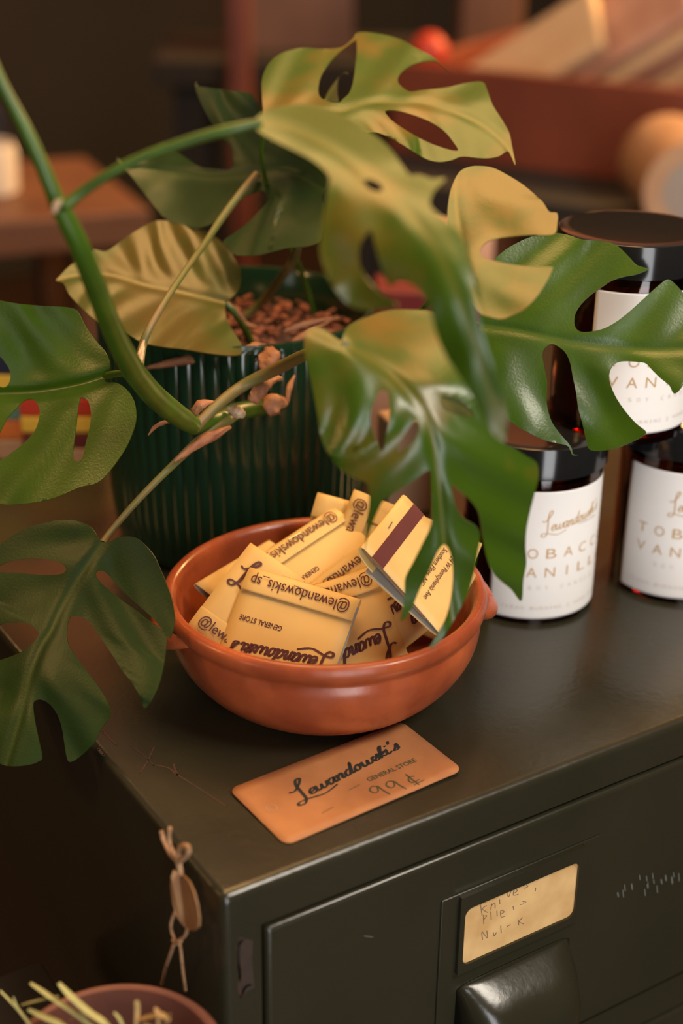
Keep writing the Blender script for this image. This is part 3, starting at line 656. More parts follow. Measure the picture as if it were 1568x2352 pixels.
def make_leaf(k, ox, oy, outline, holes, rib, ctrl, m, lam=0.015, av=0.0008, ag=0.0012, fold=0.0, step=6.5, name='leaf', phase=0.0, edge=0.0, tilt=(0, 0), puck=0.0007, shift=0.0):
    """outline, holes and midrib as seen in the photograph; ctrl gives the leaf's distance at a few spots"""
    cv = lambda L: [(x/k+ox, y/k+oy) for x, y in L]
    O = [tuple(p) for p in cr(cv(outline), 4, True)]; Hs = [[tuple(p) for p in cr(cv(h), 4, True)] for h in holes]
    R = np.array(cr(cv(rib), 8))
    pts = []; ed = []
    for loop in [O]+Hs:
        o = len(pts); n = len(loop); pts += loop; ed += [(o+i, o+(i+1) % n) for i in range(n)]
    bd = np.array(pts)
    xs = np.arange(min(p[0] for p in O), max(p[0] for p in O), step); ys = np.arange(min(p[1] for p in O), max(p[1] for p in O), step*0.87)
    G = np.array([(x+(step/2 if j % 2 else 0), y) for j, y in enumerate(ys) for x in xs])
    ok = inside(O, G)
    for h in Hs: ok &= ~inside(h, G)
    G = G[ok]
    dm = np.sqrt(((G[:, None]-bd[None])**2).sum(-1)).min(1); G = G[dm > step*0.45]
    allp = [Vector((p[0], p[1])) for p in pts]+[Vector((p[0], p[1])) for p in G]
    vo, eo, fo, *_ = delaunay_2d_cdt(allp, ed, [], 0, 1e-4)
    X = np.array([(v.x, v.y) for v in vo]); cen = np.array([X[list(f)].mean(0) for f in fo])
    ok = inside(O, cen)
    for h in Hs: ok &= ~inside(h, cen)
    F = [tuple(reversed(f)) for f, q in zip(fo, ok) if q]
    dep = tps(ctrl)(X)
    # place along and away from the midrib
    dd = ((X[:, None]-R[None])**2).sum(-1); j = dd.argmin(1); j = np.clip(j, 1, len(R)-2)
    tg = R[j+1]-R[j-1]; tg /= np.linalg.norm(tg, axis=1)[:, None]; df = X-R[j]
    sd = (tg[:, 0]*df[:, 1]-tg[:, 1]*df[:, 0])*dep/FPX
    al = np.r_[0, np.cumsum(np.linalg.norm(np.diff(R, axis=0), axis=1))][j]*dep/FPX+(tg*df).sum(1)*dep/FPX
    a = np.abs(sd); sm = np.clip(a/0.010, 0, 1)
    cx, cy = X.mean(0); dep = dep+shift+(tilt[0]*(X[:, 0]-cx)-tilt[1]*(X[:, 1]-cy))*dep.mean()/FPX
    rr_ = random.Random(int(abs(outline[0][0])+len(outline)*13)); nz = np.zeros(len(X)); nz2 = np.zeros(len(X)); q = al-0.75*a; sg = np.sign(sd)
    for k_ in range(7):                                               # uneven puckering between the veins
        f1, f2, ph = rr_.uniform(60, 260), rr_.uniform(40, 200), rr_.uniform(0, 6.28)
        nz += np.sin(f1*q+f2*a*(0.6+0.4*sg)+ph)/7**0.5; f1, f2, ph = rr_.uniform(30, 120), rr_.uniform(20, 120), rr_.uniform(0, 6.28); nz2 += np.sin(f1*al+f2*sd+ph)/7**0.5
    dep = dep+av*(0.5+1.3*np.clip(nz2*0.6+0.5, 0, 1.3))*np.cos(2*PI*(q/lam+phase))*sm+ag*np.exp(-(a/0.0022)**2)+fold*a+puck*nz*sm*0.7
    if edge:
        db = np.sqrt(((X[:, None]-bd[None])**2).sum(-1)).min(1)*dep/FPX; dep = dep+edge*np.exp(-(db/0.004)**2)
    P3 = np.array([at(x[0], x[1], d) for x, d in zip(X, dep)]); NV = np.zeros_like(P3); cnt = {}
    for f in F:
        nn = np.cross(P3[f[1]]-P3[f[0]], P3[f[2]]-P3[f[0]])
        for i in f: NV[i] += nn
        for i in range(len(f)):
            e = (f[i], f[(i+1) % len(f)]); cnt[e] = cnt.get(e, 0)+1
    NV /= np.linalg.norm(NV, axis=1)[:, None]+1e-12; N = len(P3); th = 0.00022
    b = MB(); b.add(list(P3+NV*th)+list(P3-NV*th), F+[tuple(N+i for i in reversed(f)) for f in F]+[(e[1], e[0], N+e[0], N+e[1]) for e in cnt if (e[1], e[0]) not in cnt])
    b.uv = [(float(p), float(q)) for p, q in zip(al, sd)]*2
    return b.build(name, m, PLANT, off=PB, angle=55)

# the leaf at the top
make_leaf(2.45, 580, 50,
 [(60,500),(52,400),(55,320),(90,240),(160,180),(270,150),(390,155),(500,145),(560,100),(585,66),(640,60),(740,75),(830,100),(920,150),(1000,190),(1060,240),(1110,288),(1050,235),(1010,222),(930,232),(870,260),(830,295),(815,330),(830,360),(870,390),(900,395),(960,385),(1100,370),(1180,350),(1290,340),(1320,390),(1350,470),(1400,550),(1440,620),(1455,680),(1478,808),(1450,750),(1430,730),(1380,760),(1300,770),(1180,760),(1120,780),(1050,790),(980,775),(900,730),(820,680),(700,625),(600,640),(450,660),(300,660),(150,610),(70,560)],
 [[(572,110),(545,128),(480,180),(420,250),(380,320),(370,400),(400,440),(480,458),(510,435),(545,400),(565,340),(575,270),(585,180),(584,110)],
  [(745,505),(800,500),(900,525),(1000,565),(1080,620),(1130,680),(1155,725),(1100,720),(1000,685),(900,635),(820,585),(770,545)]],
 [(110,560),(300,530),(480,510),(640,462),(830,455),(1000,470),(1250,560),(1420,690),(1478,808)],
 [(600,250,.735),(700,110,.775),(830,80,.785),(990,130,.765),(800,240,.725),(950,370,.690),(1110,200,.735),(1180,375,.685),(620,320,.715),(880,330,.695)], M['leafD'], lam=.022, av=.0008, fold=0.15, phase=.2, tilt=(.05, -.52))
# a small leaf still curled inside its gap
make_leaf(2.45, 580, 50, [(405,445),(430,385),(470,330),(500,296),(530,286),(540,298),(515,292),(490,305),(478,340),(476,400),(482,452),(440,450)], [], [(410,445),(450,380),(500,300),(535,292)],
 [(745,230,.745),(770,180,.765),(798,168,.77),(776,232,.742)], M['leafB'], av=.0003, ag=.0006, step=6)
# left dark leaf
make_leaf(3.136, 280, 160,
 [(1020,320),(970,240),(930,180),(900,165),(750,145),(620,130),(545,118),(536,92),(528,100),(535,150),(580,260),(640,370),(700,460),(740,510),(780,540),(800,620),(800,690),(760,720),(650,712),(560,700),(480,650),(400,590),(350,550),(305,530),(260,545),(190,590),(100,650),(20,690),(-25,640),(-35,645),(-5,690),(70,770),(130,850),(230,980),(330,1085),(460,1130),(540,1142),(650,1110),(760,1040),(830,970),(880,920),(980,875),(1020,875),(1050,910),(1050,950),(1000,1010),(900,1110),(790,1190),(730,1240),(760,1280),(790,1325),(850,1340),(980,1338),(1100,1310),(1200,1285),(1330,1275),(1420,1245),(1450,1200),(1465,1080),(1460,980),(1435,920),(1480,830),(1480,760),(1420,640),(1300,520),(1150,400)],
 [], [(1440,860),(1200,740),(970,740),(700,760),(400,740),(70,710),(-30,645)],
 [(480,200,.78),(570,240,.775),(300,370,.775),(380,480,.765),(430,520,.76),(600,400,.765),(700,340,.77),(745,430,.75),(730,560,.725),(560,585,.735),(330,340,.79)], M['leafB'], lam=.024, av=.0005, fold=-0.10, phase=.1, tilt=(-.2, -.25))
# broad leaf over the pot, ochre sheen partly painted in its colour
make_leaf(3.136, 100, 480,
 [(90,515),(130,470),(190,410),(260,365),(350,300),(380,295),(430,308),(470,298),(540,250),(620,190),(700,140),(800,90),(900,88),(960,100),(1050,130),(1170,160),(1250,210),(1330,290),(1400,400),(1422,490),(1400,590),(1340,650),(1310,680),(1315,780),(1370,890),(1420,970),(1430,1030),(1400,1055),(1300,1055),(1150,1035),(1000,1010),(900,1000),(800,985),(700,960),(600,900),(500,860),(430,830),(370,800),(300,740),(230,670),(180,610),(150,545),(120,525)],
 [], [(1310,680),(1130,635),(950,595),(860,578),(720,550),(480,480),(250,480),(90,515)],
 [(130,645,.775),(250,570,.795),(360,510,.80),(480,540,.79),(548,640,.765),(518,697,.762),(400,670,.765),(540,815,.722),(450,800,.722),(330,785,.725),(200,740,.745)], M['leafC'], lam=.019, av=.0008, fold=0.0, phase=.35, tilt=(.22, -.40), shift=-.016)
# left leaf with three slots
make_leaf(3.92, 0, 660,
 [(-250,200),(-100,130),(0,120),(150,145),(300,160),(450,170),(600,178),(680,200),(720,250),(780,370),(870,490),(940,570),(980,650),(990,710),(970,775),(950,850),(1050,860),(1130,910),(1190,990),(1220,1080),(1225,1200),(1190,1320),(1130,1450),(1030,1600),(930,1720),(850,1770),(720,1800),(560,1870),(400,1920),(200,1950),(0,1950),(-300,1850),(-500,1500),(-560,1000),(-450,500)],
 [[(0,622),(50,680),(90,750),(95,820),(70,880),(20,900),(-60,850),(-80,720),(-40,640)],
  [(280,1005),(330,1040),(358,1100),(350,1200),(310,1300),(220,1400),(120,1480),(0,1560),(-100,1560),(-60,1400),(0,1310),(60,1190),(140,1100),(210,1030)],
  [(740,990),(790,1020),(815,1090),(820,1180),(800,1300),(775,1400),(755,1500),(735,1550),(700,1570),(665,1550),(658,1480),(670,1380),(690,1230),(700,1120),(718,1020)]],
 [(970,800),(700,880),(350,940),(0,960),(-500,980)],
 [(0,700,.692),(170,700,.682),(245,860,.672),(100,880,.688),(310,980,.662),(250,1080,.664),(100,1150,.676),(-60,900,.700),(-100,1100,.692)], M['leafA'], lam=.022, av=.0002, fold=-0.12, ag=.0022)
# lower left dark leaf
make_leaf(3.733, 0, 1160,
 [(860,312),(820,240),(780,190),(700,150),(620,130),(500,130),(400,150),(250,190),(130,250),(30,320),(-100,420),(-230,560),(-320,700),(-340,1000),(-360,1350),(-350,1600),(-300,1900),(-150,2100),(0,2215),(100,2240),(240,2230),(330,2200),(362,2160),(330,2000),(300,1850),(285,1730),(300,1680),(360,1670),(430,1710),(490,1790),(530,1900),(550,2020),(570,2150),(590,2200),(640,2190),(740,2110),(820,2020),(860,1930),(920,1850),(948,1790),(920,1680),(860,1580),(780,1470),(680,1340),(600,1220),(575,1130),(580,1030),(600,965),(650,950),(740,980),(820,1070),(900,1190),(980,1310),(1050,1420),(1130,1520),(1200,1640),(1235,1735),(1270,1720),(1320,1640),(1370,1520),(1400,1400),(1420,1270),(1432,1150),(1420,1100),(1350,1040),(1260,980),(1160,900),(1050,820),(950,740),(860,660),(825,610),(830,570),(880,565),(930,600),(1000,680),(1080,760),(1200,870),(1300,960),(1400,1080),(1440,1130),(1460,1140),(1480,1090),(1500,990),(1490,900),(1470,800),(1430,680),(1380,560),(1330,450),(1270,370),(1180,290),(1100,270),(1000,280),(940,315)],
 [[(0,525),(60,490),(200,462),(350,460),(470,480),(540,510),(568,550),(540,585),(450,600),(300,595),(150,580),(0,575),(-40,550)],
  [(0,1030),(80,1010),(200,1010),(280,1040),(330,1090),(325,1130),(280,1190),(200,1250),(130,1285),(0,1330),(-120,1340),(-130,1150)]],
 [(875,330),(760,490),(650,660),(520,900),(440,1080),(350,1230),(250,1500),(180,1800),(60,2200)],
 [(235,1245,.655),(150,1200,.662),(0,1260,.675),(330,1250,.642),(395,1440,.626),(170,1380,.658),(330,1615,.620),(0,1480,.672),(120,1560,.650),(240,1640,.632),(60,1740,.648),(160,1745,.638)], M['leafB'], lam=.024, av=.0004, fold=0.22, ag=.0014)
# ochre leaf behind the big front leaf
make_leaf(2.7606, 1000, 360,
 [(150,100),(220,65),(300,62),(370,75),(450,115),(540,170),(610,225),(680,290),(720,350),(770,360),(772,420),(755,490),(680,500),(600,497),(500,505),(400,518),(330,540),(290,580),(285,620),(310,645),(350,658),(450,680),(560,695),(650,700),(740,700),(735,730),(700,800),(640,890),(560,970),(480,1010),(420,1030),(350,1020),(280,990),(220,900),(180,800),(150,700),(110,600),(80,480),(75,400),(80,300),(100,200)],
 [], [(130,130),(130,300),(160,500),(190,700),(270,960)],
 [(1060,400,.625),(1110,385,.632),(1200,440,.625),(1275,510,.605),(1100,560,.588),(1040,540,.60),(1260,620,.585),(1200,720,.568),(1120,720,.566),(1250,530,.605)], M['leafE'], lam=.030, av=.0008, ag=.0006, phase=.2, tilt=(-.2, -.22))
# sharp leaf in front of the jars
make_leaf(2.7606, 1000, 360,
 [(280,1050),(300,900),(340,750),(370,660),(430,600),(500,555),(600,510),(700,490),(770,485),(850,500),(930,525),(1050,535),(1110,545),(1170,580),(1230,640),(1280,690),(1348,712),(1280,745),(1200,760),(1120,785),(1050,830),(980,880),(920,940),(885,1000),(880,1060),(900,1100),(950,1112),(1050,1095),(1140,1050),(1230,980),(1330,890),(1420,810),(1470,778),(1510,800),(1540,830),(1568,860),(1640,930),(1700,1060),(1700,1200),(1640,1320),(1568,1450),(1530,1495),(1505,1498),(1480,1450),(1420,1400),(1370,1350),(1330,1310),(1270,1300),(1180,1298),(1130,1320),(1103,1370),(1105,1430),(1140,1520),(1200,1610),(1270,1690),(1335,1745),(1300,1780),(1230,1815),(1140,1850),(1050,1865),(1010,1865),(970,1850),(950,1780),(930,1690),(905,1600),(890,1500),(870,1400),(850,1300),(820,1240),(770,1200),(730,1188),(690,1215),(677,1260),(690,1340),(705,1420),(703,1520),(710,1600),(740,1690),(800,1770),(840,1815),(862,1850),(872,1884),(905,1890),(868,1892),(852,1860),(828,1830),(700,1800),(600,1755),(520,1710),(440,1650),(380,1560),(330,1430),(290,1250),(275,1120)],
 [], [(290,1070),(500,1100),(740,1150),(900,1180),(1150,1210),(1400,1225),(1690,1220)],
 [(1110,745,.655),(1150,600,.664),(1300,560,.668),(1480,615,.655),(1320,760,.648),(1450,800,.644),(1560,800,.640),(1600,700,.650),(1540,900,.630),(1180,900,.640),(1200,1010,.632),(1310,1040,.636),(1370,1030,.632),(1480,990,.628),(1600,850,.632)], M['leafA'], lam=.024, av=.0004, ag=.0010, phase=.5, tilt=(0, -.25))
# front hanging leaf over the bowl
make_leaf(2.6133, 680, 680,
 [(60,225),(110,190),(170,200),(220,240),(270,270),(290,215),(330,170),(420,130),(550,88),(700,85),(820,100),(960,190),(1060,380),(1130,560),(1200,780),(1250,885),(1300,910),(1380,960),(1440,1000),(1452,1080),(1430,1180),(1400,1300),(1380,1400),(1375,1500),(1380,1600),(1362,1700),(1350,1830),(1290,1760),(1240,1720),(1180,1660),(1140,1560),(1120,1450),(1110,1380),(1090,1290),(1040,1220),(980,1170),(935,1130),(950,1240),(1000,1330),(1097,1405),(1085,1550),(1040,1750),(960,1920),(870,2060),(797,2117),(845,2030),(900,1930),(930,1800),(940,1650),(925,1540),(890,1490),(850,1530),(800,1640),(740,1760),(690,1880),(630,1952),(640,1870),(650,1770),(655,1690),(700,1600),(760,1480),(810,1370),(812,1250),(808,1100),(795,1045),(700,1110),(620,1160),(560,1200),(520,1230),(470,1330),(430,1440),(413,1535),(420,1400),(438,1250),(430,1130),(370,1100),(280,1050),(200,960),(150,850),(130,720),(100,560),(68,420),(48,320)],
 [[(500,570),(545,572),(562,650),(555,760),(535,850),(520,930),(480,870),(445,770),(450,680),(475,620)],
  [(715,750),(735,800),(695,880),(640,925),(612,940),(625,870),(670,800)],
  [(880,600),(960,610),(1030,660),(1062,725),(1000,722),(900,690),(865,650)]],
 [(285,290),(450,380),(620,520),(760,700),(820,880),(850,1100),(870,1300),(890,1490)],
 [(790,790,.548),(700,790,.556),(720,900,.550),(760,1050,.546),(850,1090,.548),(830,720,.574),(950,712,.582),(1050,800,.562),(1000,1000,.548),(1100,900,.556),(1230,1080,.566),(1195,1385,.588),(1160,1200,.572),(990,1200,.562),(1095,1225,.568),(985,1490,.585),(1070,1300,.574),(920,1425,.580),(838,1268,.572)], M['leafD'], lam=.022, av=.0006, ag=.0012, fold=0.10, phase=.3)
# big blurred front leaf
make_leaf(2.45, 560, 220,
 [(55,150),(110,95),(200,65),(320,50),(450,70),(550,110),(650,170),(740,230),(820,300),(880,380),(930,445),(990,448),(1060,470),(1135,468),(1075,530),(1045,600),(1070,650),(1130,695),(1200,760),(1250,850),(1280,1000),(1300,1150),(1330,1300),(1380,1450),(1430,1600),(1470,1720),(1480,1850),(1462,1945),(1400,1900),(1340,1800),(1280,1690),(1210,1570),(1130,1450),(1080,1330),(1050,1210),(1000,1110),(940,1060),(880,1035),(840,1062),(820,1068),(790,1010),(760,920),(735,830),(715,760),(690,780),(650,850),(650,950),(700,1040),(780,1120),(865,1178),(760,1200),(640,1200),(540,1130),(470,1020),(430,900),(430,780),(450,650),(470,540),(480,460),(430,400),(360,350),(260,300),(160,250),(80,200)],
 [[(670,480),(720,475),(775,510),(770,540),(710,530)]],
 [(60,150),(300,200),(560,350),(760,520),(950,680),(1150,1000),(1300,1400),(1460,1930)],
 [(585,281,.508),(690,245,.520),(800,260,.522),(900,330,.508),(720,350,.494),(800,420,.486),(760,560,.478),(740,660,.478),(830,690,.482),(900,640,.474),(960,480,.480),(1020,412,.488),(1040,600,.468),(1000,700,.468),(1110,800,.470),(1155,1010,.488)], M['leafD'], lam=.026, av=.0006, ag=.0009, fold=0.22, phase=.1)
# small deep green leaf seen through the gap of the hanging leaf
make_leaf(1.0, 0, 0, [(985,905),(1020,895),(1070,915),(1110,950),(1135,1000),(1090,990),(1040,975),(1000,945)], [], [(990,905),(1060,940),(1135,1000)], [(985,905,.60),(1060,900,.61),(1135,1000,.59),(1040,975,.595)], M['leafB'], av=.0002, ag=.0006)

def stem(pts, m, name='stem', n=12):
    b = MB(); b.tube([at(x, y, d) for x, y, d, r in pts], [r*d/FPX for x, y, d, r in pts], n=n)
    return b.build(name, m, PLANT, off=PB, angle=80)
stem([(-60,40,.495,13),(0,185,.50,14),(60,300,.505,16),(105,400,.51,18),(135,475,.515,20)], M['stem'])
stem([(140,480,.515,23),(180,560,.525,25),(220,660,.545,26),(262,765,.575,26),(305,850,.605,28)], M['stem'])
stem([(305,850,.605,27),(350,905,.635,27),(400,948,.66,26),(445,978,.685,22)], M['stem'])
stem([(445,978,.685,22),(500,962,.70,20),(545,945,.715,21),(600,935,.735,20),(660,915,.76,20),(720,870,.80,18),(760,830,.83,14),(770,790,.845,12)], M['stem'])
stem([(150,475,.515,15),(180,448,.515,13),(250,400,.512,12),(330,360,.51,12),(450,318,.508,13),(540,295,.507,13),(600,281,.508,9)], M['stem'], 'petiole')
stem([(590,400,.758,10),(555,440,.752,9),(510,500,.742,9),(470,560,.727,8),(430,615,.71,7.5),(380,690,.692,8),(340,760,.682,9),(326,800,.68,10),(322,840,.66,9)], M['stemb'], 'petiole')
stem([(235,1248,.660,9),(255,1220,.665,8),(320,1145,.672,8),(400,1065,.68,9),(470,1000,.69,12),(520,968,.70,12),(560,945,.715,6)], M['stemb'], 'petiole')
stem([(445,985,.682,13),(500,930,.69,13),(560,885,.70,14),(640,845,.69,15),(700,815,.65,14),(760,795,.58,12),(792,792,.552,9)], M['stemb'], 'petiole')
stem([(240,864,.677,9),(270,858,.66,8),(310,855,.615,8)], M['stem'], 'petiole')
stem([(685,565,.735,9),(672,600,.77,10),(640,645,.80,10),(600,695,.825,10),(555,735,.83,10)], M['stemb'], 'petiole')
stem([(518,697,.763,7),(535,715,.765,8),(560,750,.772,9),(580,800,.79,9)], M['stem'], 'petiole')
stem([(1110,750,.656,6),(1060,735,.665,6),(960,720,.70,6),(860,760,.77,7),(790,790,.83,7)], M['stem'], 'petiole')
stem([(612,285,.715,5),(600,360,.735,5),(630,480,.78,6),(690,620,.82,6),(720,720,.84,6)], M['stem'], 'petiole')
stem([(1050,420,.622,5),(1030,560,.62,5),(990,690,.66,6),(880,760,.76,6),(790,800,.83,7)], M['stem'], 'petiole')
stem([(987,906,.600,4),(940,890,.64,5),(860,850,.72,6),(775,800,.82,7)], M['stem'], 'petiole')
stem([(746,230,.745,2.5),(720,262,.735,3),(660,300,.73,4),(622,330,.735,4)], M['stem'], 'petiole')
def sheath(pts, hw, m=None, name='dry_sheath', twist=0.6, curl=0.5):
    """papery strip: spine points (px, py, distance), half width in px at each"""
    P = cr([list(at(x, y, d))+[h*d/FPX] for (x, y, d), h in zip(pts, hw)], 5); b = MB(); vs = []; fs = []; K = len(P); nw = 6; r = random.Random(len(pts)*7+int(pts[0][0]))
    for i in range(K):
        P[i][3] *= 0.72*(0.35+0.65*math.sin(PI*(0.12+0.80*i/(K-1))))
        t = P[min(i+1, K-1)][:3]-P[max(i-1, 0)][:3]; t /= np.linalg.norm(t)
        sdv = np.cross(t, VW); sdv /= np.linalg.norm(sdv); up = np.cross(sdv, t); ph = twist*(i/K-0.5)
        for j in range(nw+1):
            u = -1+2*j/nw; q = sdv*u*math.cos(ph)+up*(u*math.sin(ph)+curl*(u*u-0.5))
            vs.append(P[i][:3]+q*P[i][3]+up*P[i][3]*0.22*r.uniform(-1, 1)+sdv*P[i][3]*0.22*r.uniform(-1, 1))
    for i in range(K-1):
        for j in range(nw): a = i*(nw+1)+j; fs.append((a, a+1, a+nw+2, a+nw+1))
    b.add(vs, fs); return b.build(name, m or M['sheath'], PLANT, off=PB, solid=0.0003, angle=60)
sheath([(335,845,.735),(420,828,.735),(500,812,.74),(590,806,.74)], [8,16,22,18])
sheath([(555,808,.735),(590,800,.735),(640,802,.75)], [14,20,10])
sheath([(610,800,.735),(615,825,.73),(605,855,.73)], [34,36,26])
sheath([(660,800,.755),(690,775,.76),(760,735,.78)], [8,12,4])
sheath([(650,762,.765),(690,748,.77),(740,735,.775),(780,730,.78)], [4,11,6,2])
sheath([(530,700,.765),(548,722,.765),(565,745,.77),(590,750,.775)], [5,8,9,6])
sheath([(580,925,.70),(595,895,.70),(625,870,.705),(648,870,.71)], [30,26,20,12])
sheath([(610,945,.72),(635,925,.72),(660,925,.725)], [34,32,18])
sheath([(660,925,.725),(664,890,.725),(676,862,.73)], [8,9,5])
sheath([(520,940,.70),(545,945,.70),(562,955,.702)], [9,20,18], M['node'])
sheath([(440,955,.68),(460,930,.675),(490,922,.68)], [14,16,6])
sheath([(340,1000,.685),(360,978,.683),(395,968,.68),(430,985,.68)], [2,7,5,4])
sheath([(400,1060,.672),(470,1010,.682),(530,980,.69)], [6,17,12])
sheath([(318,845,.655),(322,815,.66),(330,780,.665)], [10,12,6], M['node'])
sheath([(124,490,.505),(130,470,.505),(142,458,.505)], [8,12,6], M['node'])
sheath([(290,862,.60),(300,850,.598),(312,846,.598)], [8,12,6], M['node'])

# ------------------------------------------------------------------ things behind, on the cabinet
def slab(name, pts_bottom, h, m, label, cat, group=None, bevel=0.0015, base=None):
    """upright prism on a four cornered base"""
    b = MB(); P = [np.array(p) for p in pts_bottom]; c = sum(P)/len(P)
    n = len(P); b.add([p for p in P]+[p+np.array([0,0,h]) for p in P], [tuple(range(n))[::-1], tuple(range(n, 2*n))]+[(i, (i+1) % n, n+(i+1) % n, n+i) for i in range(n)])
    o = b.build(name, m, None, off=c, bevel=bevel); o.location = tuple(float(x) for x in c); return tag(o, label, cat, group)
def quad(c, u, w_, d_):
    c = np.array(c); u = np.array(u, float); u /= np.linalg.norm(u); v = np.array([-u[1], u[0], 0]); return [c-u*w_/2-v*d_/2, c+u*w_/2-v*d_/2, c+u*w_/2+v*d_/2, c-u*w_/2+v*d_/2]
RD = np.array([VR[0], VR[1], 0]); RD /= np.linalg.norm(RD)
c0 = on_z(205, 1062, TOP); z = TOP
for h, k, nm in ((.011,'tan','tan'),(.010,'crimson','crimson'),(.011,'yellow','yellow'),(.012,'red','red'),(.014,'blue','blue')):
    slab('card_box', quad(np.array([c0[0], c0[1]+.03, z]), RD+np.array([.02*rng.random(),.05*rng.random(),0]), .050, .06), h, M[k], nm+' card box in the right hand stack seen through the slotted left leaf', 'box', 'colourful boxes behind the left leaf'); z += h+0.0002
c1 = on_z(40, 1052, TOP); z = TOP
for h, k, nm in ((.014,'tan','tan'),(.013,'orange','orange'),(.010,'teal','teal'),(.020,'yellow','yellow'),(.014,'navy','navy')):
    slab('card_box', quad(np.array([c1[0], c1[1]+.03, z]), RD+np.array([.02*rng.random(),.05*rng.random(),0]), .060, .06), h, M[k], nm+' card box in the left hand stack seen through the slotted left leaf', 'box', 'colourful boxes behind the left leaf'); z += h+0.0002
cc = on_z(-20, 960, TOP)
slab('gift_box', quad((cc[0], cc[1], TOP), RD, .06, .05), .052, M['paper'], 'cream box at the left edge, seen through the top slot of the left leaf', 'box')
ck = on_z(950, 1180, TOP)
slab('kraft_packet', quad((ck[0], ck[1]+.01, TOP), RD+np.array([0,.35,0]), .030, .02), .060, M['tan'], 'narrow tan packet standing between the plant pot and left jar', 'packet')
ck = on_z(880, 1080, TOP)
slab('pink_packet', quad((ck[0], ck[1]+.01, TOP), RD+np.array([0,-.2,0]), .030, .02), .060, M['pinkpaper'], 'pinkish packet standing behind the tan packet, glimpsed through the leaves', 'packet')
ck = on_z(985, 800, TOP)
slab('crimson_box', quad((ck[0], min(ck[1], .60), TOP), RD, .085, .05), .052, M['crimson'], 'crimson box standing far back on the cabinet behind the hanging leaves', 'box')
ck = on_z(1150, 690, TOP)
slab('pink_box', quad((ck[0]-.02, .60, TOP), RD, .055, .04), .060, M['pinkpaper'], 'pink box at the cabinet back, seen in the gap of the ochre leaf', 'box')

# ------------------------------------------------------------------ tag and clay pot beside the cabinet
def make_tag():
    X = -0.007; P = lambda px, py, x=X: on_x(px, py, x)
    e = root('twine_tag', P(405, 2010), 'folded brown paper tag tied with jute twine at the cabinet\'s left front corner', 'tag'); off = P(405, 2010)
    def pl(name, pts, m, th):
        b = MB(); n = len(pts); b.add(pts, [tuple(range(n))]); return b.build(name, m, e, off=off, solid=th, smooth=False)
    pl('tag_leaf', [P(x, y, xx) for x, y, xx in ((398,1998,-.008),(393,2012,-.009),(391,2035,-.009),(395,2070,-.009),(403,2100,-.009),(416,2120,-.008),(428,2133,-.007),(426,2110,-.006),(418,2060,-.006),(412,2010,-.006))], M['tag'], 0.0005)
    pl('tag_leaf', [P(x, y, xx) for x, y, xx in ((412,2005,-.006),(424,2012,-.008),(436,2025,-.009),(447,2050,-.010),(455,2080,-.010),(459,2110,-.010),(458,2128,-.010),(448,2137,-.009),(432,2137,-.007),(426,2110,-.006),(418,2060,-.006))], M['tag'], 0.0005)
    for pts, r in (([(370,1908),(378,1935),(392,1962),(410,1980)], .0013), ([(390,1902),(388,1925),(394,1950),(410,1980)], .0012), ([(410,1980),(428,1965),(433,1948),(420,1943),(410,1955),(412,1985)], .0016),
                   ([(408,1975),(412,1990),(414,2008)], .0018), ([(402,2095),(394,2115),(393,2135),(402,2160)], .0010), ([(430,2135),(424,2150),(410,2160)], .0009), ([(398,2158),(406,2166),(414,2160)], .0016),
                   ([(402,2160),(392,2190),(380,2225),(372,2260)], .0012), ([(412,2162),(416,2190),(420,2230),(426,2275)], .0009)):
        b = MB(); b.tube([P(x, y, X-0.002) for x, y in pts], [r*0.7]*len(pts), n=8, smooth=4); b.build('twine', M['twine'], e, off=off)
make_tag()
